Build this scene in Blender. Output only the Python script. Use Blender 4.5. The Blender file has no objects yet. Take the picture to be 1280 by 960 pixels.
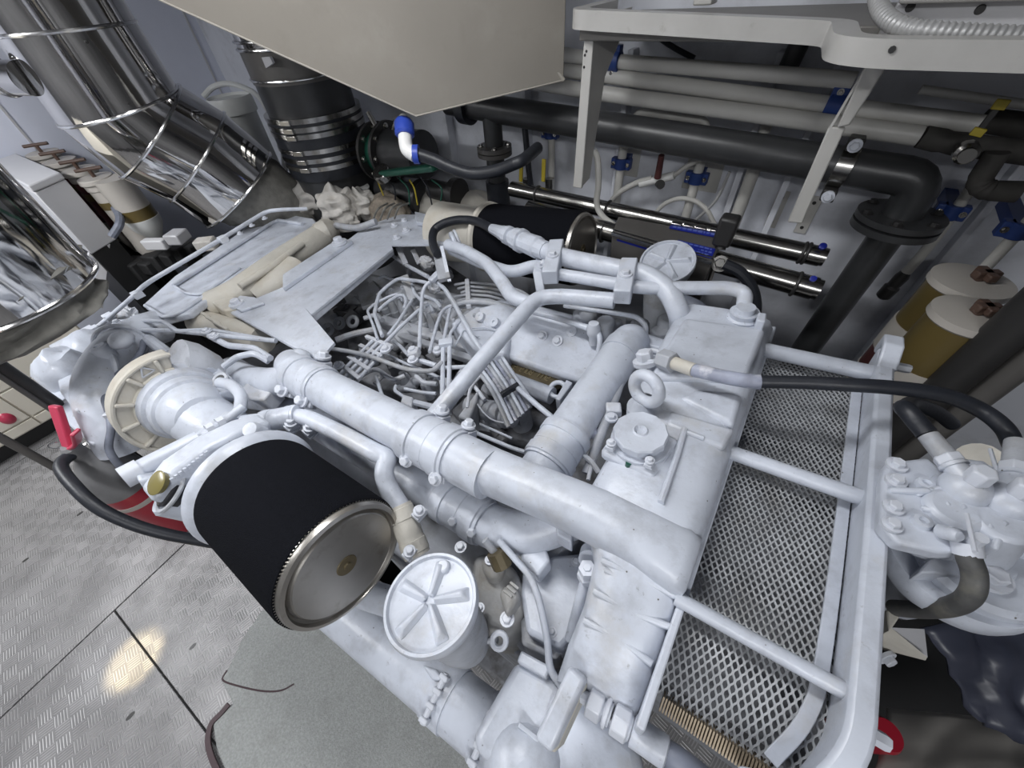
import bpy, bmesh, math, random
from mathutils import Vector as V, Matrix, noise
random.seed(7)
C = bpy.context.scene
LINK = C.collection.objects.link

# ------------------------------------------------------------------ camera
FPX, CX, CY, CAMH = 480.0, 640.0, 480.0, 1.6
g = V((40, 440, 480)).normalized()              # straight down, seen by the lens
aft = V((-797, -285, 480)).normalized()         # engine axis, running aft
wz = -g
wx = -(aft - aft.dot(g)*g); wx.normalize()
wy = wz.cross(wx)
TILT = math.asin(aft.dot(g))
cam_d = bpy.data.cameras.new('camera'); cam = bpy.data.objects.new('camera', cam_d); LINK(cam)
cam_d.sensor_fit = 'HORIZONTAL'; cam_d.sensor_width = 36.0; cam_d.lens = 36.0*FPX/1280.0
cam_d.clip_start = 0.02; cam_d.clip_end = 60
rot = Matrix(((wx.x, -wx.y, -wx.z), (wy.x, -wy.y, -wy.z), (wz.x, -wz.y, -wz.z)))
cam.matrix_world = Matrix.Translation((0, 0, CAMH)) @ rot.to_4x4()
C.camera = cam

# ------------------------------------------------------------------ world, lamps, exposure
wd = bpy.data.worlds.new('world'); C.world = wd; wd.use_nodes = True
wd.node_tree.nodes['Background'].inputs[0].default_value = (.78, .83, .92, 1)
wd.node_tree.nodes['Background'].inputs[1].default_value = 0.25
C.view_settings.view_transform = 'Standard'; C.view_settings.look = 'None'
C.view_settings.exposure = 0.55; C.view_settings.gamma = 1.0
C.view_settings.use_curve_mapping = False
def area(name, loc, sx, sy, power, col=(1, 1, 1), target=None):
    d = bpy.data.lights.new(name, 'AREA'); d.shape = 'RECTANGLE'; d.size = sx; d.size_y = sy
    d.energy = power; d.color = col
    o = bpy.data.objects.new(name, d); LINK(o); o.location = loc
    if target: o.rotation_euler = (V(target)-V(loc)).to_track_quat('-Z', 'Y').to_euler()
    return o
CEIL = 2.35
LAMPS = [(.85, -1.45, 1.5, .25, 26), (-2.5, -.85, 1.5, .25, 32), (-.95, .40, 1.0, .22, 11)]   # x, y, length, width, watts: ceiling lamps
for i, (x, y, l, w, p) in enumerate(LAMPS):
    area('lamp_light', (x, y, CEIL-.07), l, w, p, (.95, .97, 1.0))
sp = bpy.data.lights.new('added_spot_beam', 'SPOT'); sp.energy = 420; sp.spot_size = math.radians(4.6); sp.spot_blend = .5  # added spot, stands in for the warm lamp reflection on the floor plates
sp.color = (1, .82, .5); sp.shadow_soft_size = .02
spo = bpy.data.objects.new('added_spot_beam', sp); LINK(spo); spo.location = (-1.0, -1.35, CEIL-.06)   # aimed below, once the floor point is known

# ------------------------------------------------------------------ geometry of the view: a seen point and one known coordinate give a place
def ray(px, py):
    d = V((px-CX, py-CY, FPX))/FPX
    return V((d.dot(wx), d.dot(wy), d.dot(wz)))
EYE = V((0, 0, CAMH))
ct, st = math.cos(TILT), math.sin(TILT)
def to_e(v): return V((ct*v.x+st*v.z, v.y, -st*v.x+ct*v.z))
def to_w(v): return V((ct*v.x-st*v.z, v.y, st*v.x+ct*v.z))
EYE_E = to_e(EYE)
def E(px, py, z):                  # engine frame, known engine height
    d = to_e(ray(px, py)); return EYE_E + d*((z-EYE_E.z)/d.z)
def EX(px, py, x):
    d = to_e(ray(px, py)); return EYE_E + d*((x-EYE_E.x)/d.x)
def EY(px, py, y):
    d = to_e(ray(px, py)); return EYE_E + d*((y-EYE_E.y)/d.y)
def W(px, py, z):                  # room frame, known height / depth / length
    d = ray(px, py); return EYE + d*((z-CAMH)/d.z)
def WY(px, py, y):
    d = ray(px, py); return EYE + d*(y/d.y)
spo.rotation_euler = (W(168, 825, 0)-V(spo.location)).to_track_quat('-Z', 'Y').to_euler()
def WX(px, py, x):
    d = ray(px, py); return EYE + d*(x/d.x)
def dep(p):                        # distance along the lens axis, room frame
    v = p-EYE; return v.x*wx.z+v.y*wy.z+v.z*wz.z
def depE(p): return dep(to_w(p))
def D(px, py, d): return EYE + ray(px, py)*d

# ------------------------------------------------------------------ materials
MATS = {}
def mat(name, col, rough=.5, metal=0.0, var=.05, scale=5.0, stain=None, bump=0.0, bscale=60.0, spec=.5, chips=None, emit=0):
    m = bpy.data.materials.new(name); m.use_nodes = True; MATS[name] = m
    nt = m.node_tree; N = nt.nodes; L = nt.links; b = N['Principled BSDF']
    b.inputs['Roughness'].default_value = rough; b.inputs['Metallic'].default_value = metal
    b.inputs['Specular IOR Level'].default_value = spec
    tc = N.new('ShaderNodeTexCoord')
    n1 = N.new('ShaderNodeTexNoise'); n1.inputs['Scale'].default_value = scale; n1.inputs['Detail'].default_value = 6
    L.new(tc.outputs['Object'], n1.inputs['Vector'])
    r1 = N.new('ShaderNodeMapRange'); r1.inputs[1].default_value = .3; r1.inputs[2].default_value = .7
    r1.inputs[3].default_value = 1-var; r1.inputs[4].default_value = 1+var
    L.new(n1.outputs['Fac'], r1.inputs[0])
    mul = N.new('ShaderNodeVectorMath'); mul.operation = 'SCALE'; mul.inputs[0].default_value = col[:3]
    L.new(r1.outputs[0], mul.inputs['Scale']); out = mul.outputs[0]
    def overlay(out, colr, lo, hi, sc, amount, kind='noise'):
        if kind == 'noise':
            t = N.new('ShaderNodeTexNoise'); t.inputs['Scale'].default_value = sc; t.inputs['Detail'].default_value = 8; t.inputs['Roughness'].default_value = .65
            o = t.outputs['Fac']
        else:
            t = N.new('ShaderNodeTexVoronoi'); t.inputs['Scale'].default_value = sc; o = t.outputs['Distance']
        L.new(tc.outputs['Object'], t.inputs['Vector'])
        r = N.new('ShaderNodeMapRange'); r.inputs[1].default_value = lo; r.inputs[2].default_value = hi; r.inputs[3].default_value = 0; r.inputs[4].default_value = amount
        L.new(o, r.inputs[0])
        mx = N.new('ShaderNodeMix'); mx.data_type = 'RGBA'
        L.new(r.outputs[0], mx.inputs[0]); L.new(out, mx.inputs[6]); mx.inputs[7].default_value = (*colr, 1)
        return mx.outputs[2]
    if stain:
        for (sc_col, lo, hi, ssc, am) in stain: out = overlay(out, sc_col, lo, hi, ssc, am)
    if chips: out = overlay(out, chips[0], chips[1], chips[1]*.6, chips[2], 1.0, 'vor')
    L.new(out, b.inputs['Base Color'])
    if bump:
        n2 = N.new('ShaderNodeTexNoise'); n2.inputs['Scale'].default_value = bscale; n2.inputs['Detail'].default_value = 4
        L.new(tc.outputs['Object'], n2.inputs['Vector'])
        bp = N.new('ShaderNodeBump'); bp.inputs['Strength'].default_value = bump; bp.inputs['Distance'].default_value = .004
        L.new(n2.outputs['Fac'], bp.inputs['Height']); L.new(bp.outputs[0], b.inputs['Normal'])
    if emit:
        b.inputs['Emission Color'].default_value = (*col[:3], 1); b.inputs['Emission Strength'].default_value = emit
    return m
STN = [((.37, .33, .26), .56, .76, 6, .55), ((.29, .30, .33), .50, .70, 15, .5), ((.13, .13, .13), .64, .74, 55, .6)]
mat('white', (.535, .567, .637), .36, var=.10, scale=9, stain=STN, bump=.55, bscale=28, chips=((.10, .09, .08), .045, 26))
mat('cast', (.53, .55, .60), .5, var=.12, scale=14, stain=[((.34, .30, .23), .52, .75, 9, .6), ((.2, .21, .23), .58, .72, 30, .5)], bump=.5, bscale=60)
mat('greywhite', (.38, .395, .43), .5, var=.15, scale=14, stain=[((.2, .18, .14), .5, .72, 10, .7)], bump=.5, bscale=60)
mat('housing', (.34, .34, .34), .5, var=.2, scale=12, stain=[((.22, .19, .14), .45, .65, 9, .7)], bump=.5, bscale=50)
mat('dirty', (.10, .10, .105), .6, var=.3, scale=20)
mat('cream', (.54, .515, .46), .55, var=.1, scale=8, stain=[((.35, .29, .2), .5, .75, 8, .5)], bump=.5, bscale=50)
mat('bolt', (.585, .61, .67), .35, var=.05, stain=[((.35, .3, .22), .6, .8, 60, .4)])
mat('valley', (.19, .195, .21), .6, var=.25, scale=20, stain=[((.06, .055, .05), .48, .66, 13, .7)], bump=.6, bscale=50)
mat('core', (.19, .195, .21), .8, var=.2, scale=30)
mat('brass_brown', (.13, .105, .06), .45, .3, var=.2, scale=30)
mat('letters', (.30, .25, .15), .4, .4)
mat('foam', (.006, .0065, .009), .95, var=.2, scale=200, bump=.6, bscale=500, spec=.08)
mat('capmetal', (.42, .40, .37), .32, .9, var=.12, scale=10, stain=[((.2, .17, .12), .55, .75, 14, .6)])
mat('chrome', (.62, .61, .60), .06, 1.0, var=.05, scale=4, bump=.16, bscale=5)
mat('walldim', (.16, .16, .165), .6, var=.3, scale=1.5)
mat('chromering', (.75, .75, .75), .18, 1.0)
mat('steel', (.42, .41, .39), .22, 1.0, var=.08)
mat('blackpipe', (.036, .037, .039), .36, var=.2, scale=10, bump=.1)
mat('rubber', (.016, .018, .024), .45, var=.2, scale=30, bump=.15, bscale=120)
mat('rubbergrey', (.075, .075, .075), .6, var=.25, scale=30, stain=[((.18, .17, .14), .5, .7, 20, .6)])
mat('hosepaint', (.30, .32, .40), .45, var=.3, scale=25, stain=[((.6, .6, .64), .5, .6, 16, .8)])
mat('hosegrey', (.16, .175, .22), .5, var=.2, scale=30)
mat('beige', (.29, .268, .235), .30, var=.07, scale=3, stain=[((.36, .34, .305), .52, .7, 4, .5), ((.23, .213, .185), .56, .75, 11, .4)])
mat('seam', (.37, .345, .305), .5)
mat('wall', (.72, .74, .80), .42, var=.06, scale=4, stain=[((.30, .30, .31), .5, .75, 5, .5)], bump=.15, bscale=25)
mat('wallaft', (.70, .73, .84), .35, var=.03)
mat('whitepipe', (.54, .53, .50), .42, var=.05, scale=8)
mat('postwhite', (.50, .49, .465), .42, var=.04, scale=8)
mat('shelfdark', (.22, .21, .195), .5, var=.08)
mat('shelfrail', (.47, .46, .44), .3, var=.06, scale=14, stain=[((.3, .28, .25), .62, .75, 30, .5)])
mat('conduit', (.42, .42, .42), .4, .2, var=.08)
mat('panelgrey', (.55, .55, .57), .4, .2, var=.05)
mat('blue', (.02, .05, .20), .45, var=.1)
mat('bluepvc', (.03, .07, .42), .4)
mat('bluelabel', (.012, .022, .25), .35)
mat('labeltext', (.10, .14, .45), .5)
mat('labelgreen', (.02, .12, .09), .4)
mat('pvc', (.82, .82, .80), .3)
mat('green', (.008, .075, .048), .35, var=.2)
mat('yellow', (.42, .33, .03), .45)
mat('lagging', (.17, .165, .15), .85, var=.2, scale=30, bump=.4, bscale=80)
mat('blanket', (.50, .48, .45), .8, var=.18, scale=20, stain=[((.25, .22, .18), .5, .7, 10, .6)], bump=.8, bscale=45)
mat('blanketbrown', (.24, .205, .165), .85, var=.3, scale=40, bump=1.0, bscale=70)
mat('olive', (.12, .088, .03), .35, var=.12)
mat('canlid', (.50, .47, .43), .4, var=.05)
mat('maroon', (.09, .03, .03), .5)
mat('handlebrown', (.10, .06, .045), .5)
mat('red', (.34, .014, .03), .28, var=.1)
mat('extgrey', (.17, .17, .175), .35, var=.15, scale=15)
mat('pinkred', (.50, .05, .10), .28, var=.1)
mat('ribbon', (.42, .39, .36), .5)
mat('cabinet', (.66, .66, .68), .35, var=.03)
mat('cabcream', (.70, .66, .57), .35, var=.03)
mat('bucket', (.70, .71, .69), .4, var=.05)
mat('postdark', (.03, .029, .029), .45, var=.2)
mat('postgrey', (.10, .095, .09), .4, var=.15)
mat('bag', (.045, .05, .075), .38, var=.2, scale=6, bump=.1, bscale=14)
mat('cover', (.29, .275, .255), .7, var=.08, scale=5)
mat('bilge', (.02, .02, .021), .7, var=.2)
mat('rough_dark', (.05, .047, .043), .8, var=.3, scale=20)
mat('cord', (.05, .028, .033), .6)
mat('carpet', (.30, .31, .305), .95, var=.16, scale=160, stain=[((.21, .215, .205), .5, .7, 12, .4)], bump=.8, bscale=300, spec=.1)
mat('gaugecap', (.20, .17, .06), .25)
mat('gaugeglass', (.03, .03, .035), .15)
mat('ceilmat', (.30, .30, .31), .6)
mat('lampface', (1, .98, .95), .5, emit=5.0)
mat('lampbody', (.7, .7, .7), .4)
mat('fin', (.30, .24, .17), .5, .3)
mat('mesh', (.31, .32, .335), .45, var=.25, scale=25, stain=[((.16, .15, .135), .5, .68, 9, .7)])

def tread_material():
    m = bpy.data.materials.new('tread'); m.use_nodes = True; MATS['tread'] = m
    nt = m.node_tree; N = nt.nodes; L = nt.links; b = N['Principled BSDF']
    b.inputs['Metallic'].default_value = .4; b.inputs['Roughness'].default_value = .5
    tc = N.new('ShaderNodeTexCoord'); mp = N.new('ShaderNodeMapping'); mp.inputs['Rotation'].default_value = (0, 0, math.radians(12))
    L.new(tc.outputs['Object'], mp.inputs[0])
    def math_(op, a, b_=None):
        n = N.new('ShaderNodeMath'); n.operation = op
        for i, v in enumerate((a, b_)):
            if v is None: continue
            if isinstance(v, (int, float)): n.inputs[i].default_value = v
            else: L.new(v, n.inputs[i])
        return n.outputs[0]
    sx = N.new('ShaderNodeSeparateXYZ'); L.new(mp.outputs[0], sx.inputs[0])
    cell = 1/.042
    u = math_('MULTIPLY', sx.outputs[0], cell); v = math_('MULTIPLY', sx.outputs[1], cell)
    fu, fv = math_('FLOOR', u), math_('FLOOR', v)
    par = math_('ABSOLUTE', math_('MODULO', math_('ADD', fu, fv), 2))
    def bars(along, across):
        a = math_('ABSOLUTE', math_('SUBTRACT', math_('FRACT', along), .5))       # 0 mid .. .5 edge
        w = math_('SINE', math_('MULTIPLY', across, 2*math.pi*5))
        lim = math_('LESS_THAN', a, .46)
        s = math_('MAXIMUM', math_('ADD', w, .1), 0.0)
        return math_('MULTIPLY', s, lim)
    h = math_('ADD', math_('MULTIPLY', bars(u, v), par), math_('MULTIPLY', bars(v, u), math_('SUBTRACT', 1.0, par)))
    n1 = N.new('ShaderNodeTexNoise'); n1.inputs['Scale'].default_value = 3.5; n1.inputs['Detail'].default_value = 8
    L.new(tc.outputs['Object'], n1.inputs['Vector'])
    wear = N.new('ShaderNodeMapRange'); wear.inputs[1].default_value = .35; wear.inputs[2].default_value = .6; wear.inputs[3].default_value = .15
    L.new(n1.outputs['Fac'], wear.inputs[0])
    bp = N.new('ShaderNodeBump'); bp.inputs['Distance'].default_value = .0035
    L.new(math_('MULTIPLY', wear.outputs[0], .6), bp.inputs['Strength']); L.new(h, bp.inputs['Height']); L.new(bp.outputs[0], b.inputs['Normal'])
    n2 = N.new('ShaderNodeTexNoise'); n2.inputs['Scale'].default_value = 9; n2.inputs['Detail'].default_value = 8
    L.new(tc.outputs['Object'], n2.inputs['Vector'])
    rp = N.new('ShaderNodeValToRGB'); rp.color_ramp.elements[0].position = .3; rp.color_ramp.elements[1].position = .72
    rp.color_ramp.elements[0].color = (.175, .172, .175, 1); rp.color_ramp.elements[1].color = (.255, .25, .253, 1)
    L.new(n2.outputs['Fac'], rp.inputs[0])
    mx = N.new('ShaderNodeMix'); mx.data_type = 'RGBA'; mx.blend_type = 'ADD'
    L.new(math_('MULTIPLY', h, .12), mx.inputs[0]); L.new(rp.outputs[0], mx.inputs[6]); mx.inputs[7].default_value = (1, 1, 1, 1)
    L.new(mx.outputs[2], b.inputs['Base Color'])
tread_material()

# ------------------------------------------------------------------ mesh building
def perp(a):
    a = V(a).normalized(); t = V((0, 0, 1)) if abs(a.z) < .9 else V((1, 0, 0))
    u = a.cross(t).normalized(); return u, a.cross(u).normalized()
def smooth(pts, sub=6):            # curve through the points (hoses)
    if len(pts) < 3: return list(pts)
    P = [pts[0]*2-pts[1]]+list(pts)+[pts[-1]*2-pts[-2]]; out = []
    for i in range(1, len(P)-2):
        a, b, c, d = P[i-1:i+3]
        for k in range(sub):
            t = k/sub
            out.append(.5*((2*b)+(c-a)*t+(2*a-5*b+4*c-d)*t*t+(3*b-a-3*c+d)*t**3))
    return out+[pts[-1]]
def fillet(pts, r, sub=5):         # straight runs with rounded corners (pipes)
    out = [pts[0]]
    for i in range(1, len(pts)-1):
        a, b, c = pts[i-1], pts[i], pts[i+1]
        d1, d2 = (a-b), (c-b); k = min(r, d1.length*.48, d2.length*.48)
        p, q = b+d1.normalized()*k, b+d2.normalized()*k
        for j in range(sub+1):
            t = j/sub; out.append(p*(1-t)**2+b*2*t*(1-t)+q*t*t)
    return out+[pts[-1]]
class M:
    def __init__(s): s.v = []; s.f = []
    def add(s, vs, fs):
        o = len(s.v); s.v += [tuple(v) for v in vs]; s.f += [[i+o for i in f] for f in fs]; return s
    def tube(s, pts, r, n=12, caps=True, sq=None):
        pts = [V(p) for p in pts]; q = [pts[0]]; rr = [r] if not isinstance(r, (list, tuple)) else [r[0]]
        for i in range(1, len(pts)):
            if (pts[i]-q[-1]).length > 1e-6: q.append(pts[i]); rr.append(r[i] if isinstance(r, (list, tuple)) else r)
        pts = q; vs = []; u = None
        for i, p in enumerate(pts):
            d = (pts[min(i+1, len(pts)-1)]-pts[max(i-1, 0)]).normalized()
            if u is None: u = perp(d)[0]
            u = (u-d*u.dot(d)).normalized(); w = d.cross(u)
            for k in range(n):
                a = 2*math.pi*k/n; vs.append(p+(u*math.cos(a)+w*math.sin(a))*rr[i])
        fs = [[i*n+k, i*n+(k+1) % n, (i+1)*n+(k+1) % n, (i+1)*n+k] for i in range(len(pts)-1) for k in range(n)]
        if caps: fs += [list(range(n))[::-1], list(range((len(pts)-1)*n, len(pts)*n))]
        return s.add(vs, fs)
    def pipe(s, pts, r, fil=.03, n=12): return s.tube(fillet([V(p) for p in pts], fil), r, n)
    def hose(s, pts, r, n=12, sub=6): return s.tube(smooth([V(p) for p in pts], sub), r, n)
    def cyl(s, a, b, r, r1=None, n=20): return s.tube([a, b], [r, r if r1 is None else r1], n)
    def rev(s, p, ax, prof, n=28):      # prof: (along axis, radius)
        p = V(p); ax = V(ax).normalized(); u, w = perp(ax); vs = []; fs = []
        for t, r in prof:
            for k in range(n):
                a = 2*math.pi*k/n; vs.append(p+ax*t+(u*math.cos(a)+w*math.sin(a))*max(r, 1e-5))
        m = len(prof)
        fs = [[i*n+k, i*n+(k+1) % n, (i+1)*n+(k+1) % n, (i+1)*n+k] for i in range(m-1) for k in range(n)]
        fs += [list(range(n))[::-1], list(range((m-1)*n, m*n))]
        return s.add(vs, fs)
    def box(s, c, hx, hy, hz):          # centre and three half vectors
        c, hx, hy, hz = V(c), V(hx), V(hy), V(hz)
        vs = [c+hx*i+hy*j+hz*k for k in (-1, 1) for j in (-1, 1) for i in (-1, 1)]
        return s.add(vs, [[0, 2, 3, 1], [4, 5, 7, 6], [0, 1, 5, 4], [2, 6, 7, 3], [0, 4, 6, 2], [1, 3, 7, 5]])
    def bx(s, x0, x1, y0, y1, z0, z1):
        return s.box(((x0+x1)/2, (y0+y1)/2, (z0+z1)/2), ((x1-x0)/2, 0, 0), (0, (y1-y0)/2, 0), (0, 0, (z1-z0)/2))
    def prism(s, poly, off):
        poly = [V(p) for p in poly]; off = V(off); n = len(poly)
        nrm = V((0, 0, 0))
        for i in range(n): nrm += poly[i].cross(poly[(i+1) % n])
        if nrm.dot(off) > 0: poly = poly[::-1]
        vs = poly+[p+off for p in poly]
        return s.add(vs, [list(range(n)), list(range(n, 2*n))[::-1]]+[[i, i+n, (i+1) % n+n, (i+1) % n] for i in range(n)])
    def beam(s, a, b, w, h, up=(0, 0, 1)):
        a, b = V(a), V(b); d = (b-a); u = d.cross(V(up)).normalized(); t = u.cross(d).normalized()
        return s.box((a+b)/2, d/2, u*w/2, t*h/2)
    def bar(s, pts, w, h, up=(0, 0, 1)):     # flat bar following points, rectangular section
        pts = [V(p) for p in pts]; up = V(up); vs = []
        for i, p in enumerate(pts):
            d = (pts[min(i+1, len(pts)-1)]-pts[max(i-1, 0)]).normalized(); u = d.cross(up).normalized(); t = u.cross(d).normalized()
            vs += [p-u*w/2-t*h/2, p+u*w/2-t*h/2, p+u*w/2+t*h/2, p-u*w/2+t*h/2]
        fs = [[i*4+k, i*4+(k+1) % 4, i*4+4+(k+1) % 4, i*4+4+k] for i in range(len(pts)-1) for k in range(4)]
        return s.add(vs, fs+[[3, 2, 1, 0], [len(vs)-4+k for k in range(4)]])
    def bolt(s, p, ax, r, h=None, washer=True):
        p = V(p); ax = V(ax).normalized(); h = h or r*1.1
        if washer: s.rev(p, ax, [(-.3*r, r*1.55), (.25*r, r*1.55), (.25*r, r)], 14)
        return s.rev(p, ax, [(0, r), (h*.85, r), (h, r*.82)], 6)
    def torus(s, p, ax, R, r, n=24, m=10, a0=0, a1=2*math.pi, sx=1):
        u, w = perp(ax); full = abs(a1-a0-2*math.pi) < 1e-6
        pts = [V(p)+(u*math.cos(a0+(a1-a0)*i/n)*sx+w*math.sin(a0+(a1-a0)*i/n))*R for i in range(n+1)]
        if not full: return s.tube(pts, r, m)
        vs = []; 
        for i in range(n):
            c = pts[i]; rad = (c-V(p)).normalized()
            for k in range(m):
                a = 2*math.pi*k/m; vs.append(c+(rad*math.cos(a)+V(ax).normalized()*math.sin(a))*r)
        return s.add(vs, [[i*m+k, i*m+(k+1) % m, ((i+1) % n)*m+(k+1) % m, ((i+1) % n)*m+k] for i in range(n) for k in range(m)])
    def blob(s, c, rx, ry, rz, amp=.2, freq=3, n=20, m=14, seed=0, fr=None):
        c = V(c); X_, Y_, Z_ = fr or (V((1, 0, 0)), V((0, 1, 0)), V((0, 0, 1))); vs = []
        for j in range(m+1):
            t = math.pi*j/m
            for i in range(n):
                a = 2*math.pi*i/n; d = V((math.sin(t)*math.cos(a), math.sin(t)*math.sin(a), math.cos(t)))
                k = 1+amp*noise.noise(d*freq+V((seed*3.1, seed, 0)))
                vs.append(c+X_*d.x*rx*k+Y_*d.y*ry*k+Z_*d.z*rz*k)
        return s.add(vs, [[j*n+i, (j+1)*n+i, (j+1)*n+(i+1) % n, j*n+(i+1) % n] for j in range(m) for i in range(n)])
    def obj(s, name, m, parent=None, bevel=0, seg=2, sub=0, ang=35):
        me = bpy.data.meshes.new(name); me.from_pydata(s.v, [], s.f)
        bm = bmesh.new(); bm.from_mesh(me); bmesh.ops.recalc_face_normals(bm, faces=bm.faces); bm.to_mesh(me); bm.free()
        me.materials.append(MATS[m])
        me.shade_smooth(); me.set_sharp_from_angle(angle=math.radians(ang))
        o = bpy.data.objects.new(name, me); LINK(o)
        if parent: o.parent = parent
        if bevel:
            b = o.modifiers.new('bevel', 'BEVEL'); b.width = bevel; b.segments = seg; b.limit_method = 'ANGLE'; b.angle_limit = math.radians(35)
            b.harden_normals = False
        if sub:
            q = o.modifiers.new('sub', 'SUBSURF'); q.levels = q.render_levels = sub
        return o
def tag(o, label=None, cat=None, group=None, kind=None):
    if label: o['label'] = label
    if cat: o['category'] = cat
    if group: o['group'] = group
    if kind: o['kind'] = kind
    return o
def thing(name, label, cat, loc=(0, 0, 0), group=None):
    o = bpy.data.objects.new(name, None); LINK(o); o.location = loc; o.empty_display_size = .05
    return tag(o, label, cat, group)
def shift(o, root):                # part built in room coordinates, hung under an Empty placed elsewhere
    o.parent = root; o.matrix_parent_inverse = Matrix.Translation(-root.location); return o
def part(m, name, mt, root, **k):  # root Empties stand at their base; geometry is given in room coordinates
    o = m.obj(name, mt, None, **k)
    if root.type == 'EMPTY':
        for v in o.data.vertices: v.co -= root.location
    else:
        off = root.get('_off')
        if off:
            for v in o.data.vertices: v.co -= V(off)
    o['_off'] = tuple(root.location) if root.type == 'EMPTY' else tuple(root.get('_off', (0, 0, 0)))
    o.parent = root; return o

# ================================================================== the room
X0, X1, Y0, Y1, ZB = -4.1, 2.4, -2.0, 1.95, -.45
def struct(m, name, mt, **k): o = m.obj(name, mt, **k); o['kind'] = 'structure'; return o
wb = struct(M().bx(X0, X1, Y1, Y1+.06, ZB, CEIL), 'wall_back', 'wall')
struct(M().bx(X0-.06, X0, Y0, Y1+.06, ZB, CEIL), 'wall_left', 'wallaft')
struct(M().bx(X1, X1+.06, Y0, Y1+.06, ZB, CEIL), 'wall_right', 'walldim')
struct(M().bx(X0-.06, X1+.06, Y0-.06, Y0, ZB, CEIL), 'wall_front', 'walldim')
struct(M().bx(X0-.06, X1+.06, Y0-.06, Y1+.06, CEIL, CEIL+.06), 'ceiling', 'ceilmat')
fl = struct(M().bx(X0-.06, X1+.06, Y0-.06, Y1+.06, ZB-.06, ZB), 'floor', 'bilge')
# seams of the aft wall panelling: raised cover strips
wl = bpy.data.objects['wall_left']
for (a, b) in (((222, 0), (275, 112)), ((0, 133), (42, 182))):
    p, q = WX(*a, X0+.004), WX(*b, X0+.004); d = (q-p).normalized()
    m = M().beam(p-d*.6, q+d*.9, .012, .008, up=(1, 0, 0)); o = m.obj('seam_strip', 'panelgrey', wl)
# hull frames standing proud of the back wall
for px, py in ((560, 150), (778, 170), (1000, 190), (660, 190), (935, 190)):
    x = WY(px, py, Y1-.03).x
    M().bx(x-.012, x+.012, Y1-.06, Y1, ZB, 1.35).obj('hull_frame', 'wall', wb, bevel=.003)
for px, py in ((1240, 250),):
    x = WY(px, py, Y1-.03).x
    M().bx(x-.012, x+.012, Y1-.06, Y1, ZB, 1.2).obj('hull_frame', 'wall', wb, bevel=.003)
# flush steel deck: tread plates on a rim at z = 0
T = .012
def floor_plate(pix, label=None):
    P = [W(px, py, 0) for px, py in pix]
    o = M().prism(P, (0, 0, -T)).obj('floor_plate', 'tread', fl, bevel=.0015)
    if label: o['label'] = label
    return o
def F(px, py): return W(px, py, 0)
# the joints run along two seen lines; plates lie on both sides with a 4 mm gap
j0, j1 = F(0, 898), F(204, 705); dj = (j1-j0).normalized(); nj = V((-dj.y, dj.x, 0))
k0, k1 = F(140, 760), F(257, 915); dk = (k1-k0).normalized()
o_ = j0+dj*((k0-j0).dot(dj))            # corner where the joints meet
nk = V((-dk.y, dk.x, 0))
if dk.dot(nj) > 0: nj = -nj             # nj away from the second joint
G = .003
def plate(P): return M().prism([V((p.x, p.y, 0)) for p in P], (0, 0, -T)).obj('floor_plate', 'tread', fl, bevel=.0012)
def lineX(p, d, x): return p+d*((x-p.x)/d.x)
def clip_y(p, d, y): return p+d*((y-p.y)/d.y)
ua = dj if dj.y > 0 else -dj
# aft plates
far = -nj
plate([o_+nj*G-ua*1.1, o_+nj*G+ua*.62, o_+nj*(1.25)+ua*.62, o_+nj*1.25-ua*1.1])
plate([o_+nj*(1.25+2*G)-ua*1.1, o_+nj*(1.25+2*G)+ua*.62, o_+nj*2.4+ua*.62, o_+nj*2.4-ua*1.1])
# forward plates, either side of the second joint
sgn = 1 if nk.dot(ua) > 0 else -1
nk = nk*sgn
L1 = 2.2
plate([o_-nj*G+nk*G, o_-nj*G+ua*.62, o_+dk*L1+ua*.62, o_+dk*L1+nk*G])
plate([o_-nj*G-nk*G, o_+dk*L1-nk*G, o_+dk*L1-ua*1.2, o_-nj*G-ua*1.1])
e0 = o_+dk*(L1+.008)
plate([e0+ua*.60, e0+ua*.60+V((1.9, 0, 0)), e0-ua*1.2+V((1.9, 0, 0)), e0-ua*1.2])
# carrying rim under the plates so nothing hangs in the air
M().bx(X0, X1, Y0, -.32, ZB, -T).obj('plate_support', 'bilge', fl)
M().bx(.20, X1, -.32, .75, ZB, -T).obj('plate_support', 'bilge', fl)
plate([V((.24, -.08, 0)), V((X1-.05, -.08, 0)), V((X1-.05, .72, 0)), V((.24, .72, 0))])
# lifting slots: flat dark discs on the plates stand in for the shade in the holes
for px, py, r in ((241, 808, 5), (163, 895, 6), (100, 642, 4), (32, 700, 4)):
    c = F(px, py); s = dep(c)/FPX*r*.8
    m = M(); n = 16
    ring = [c+V((math.cos(2*math.pi*k/n)*s*.55+.0, math.sin(2*math.pi*k/n)*s*1.1, .0006)) for k in range(n)]
    m.prism(ring, (0, 0, -.0012)).obj('lifting_slot', 'postdark', fl)
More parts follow.
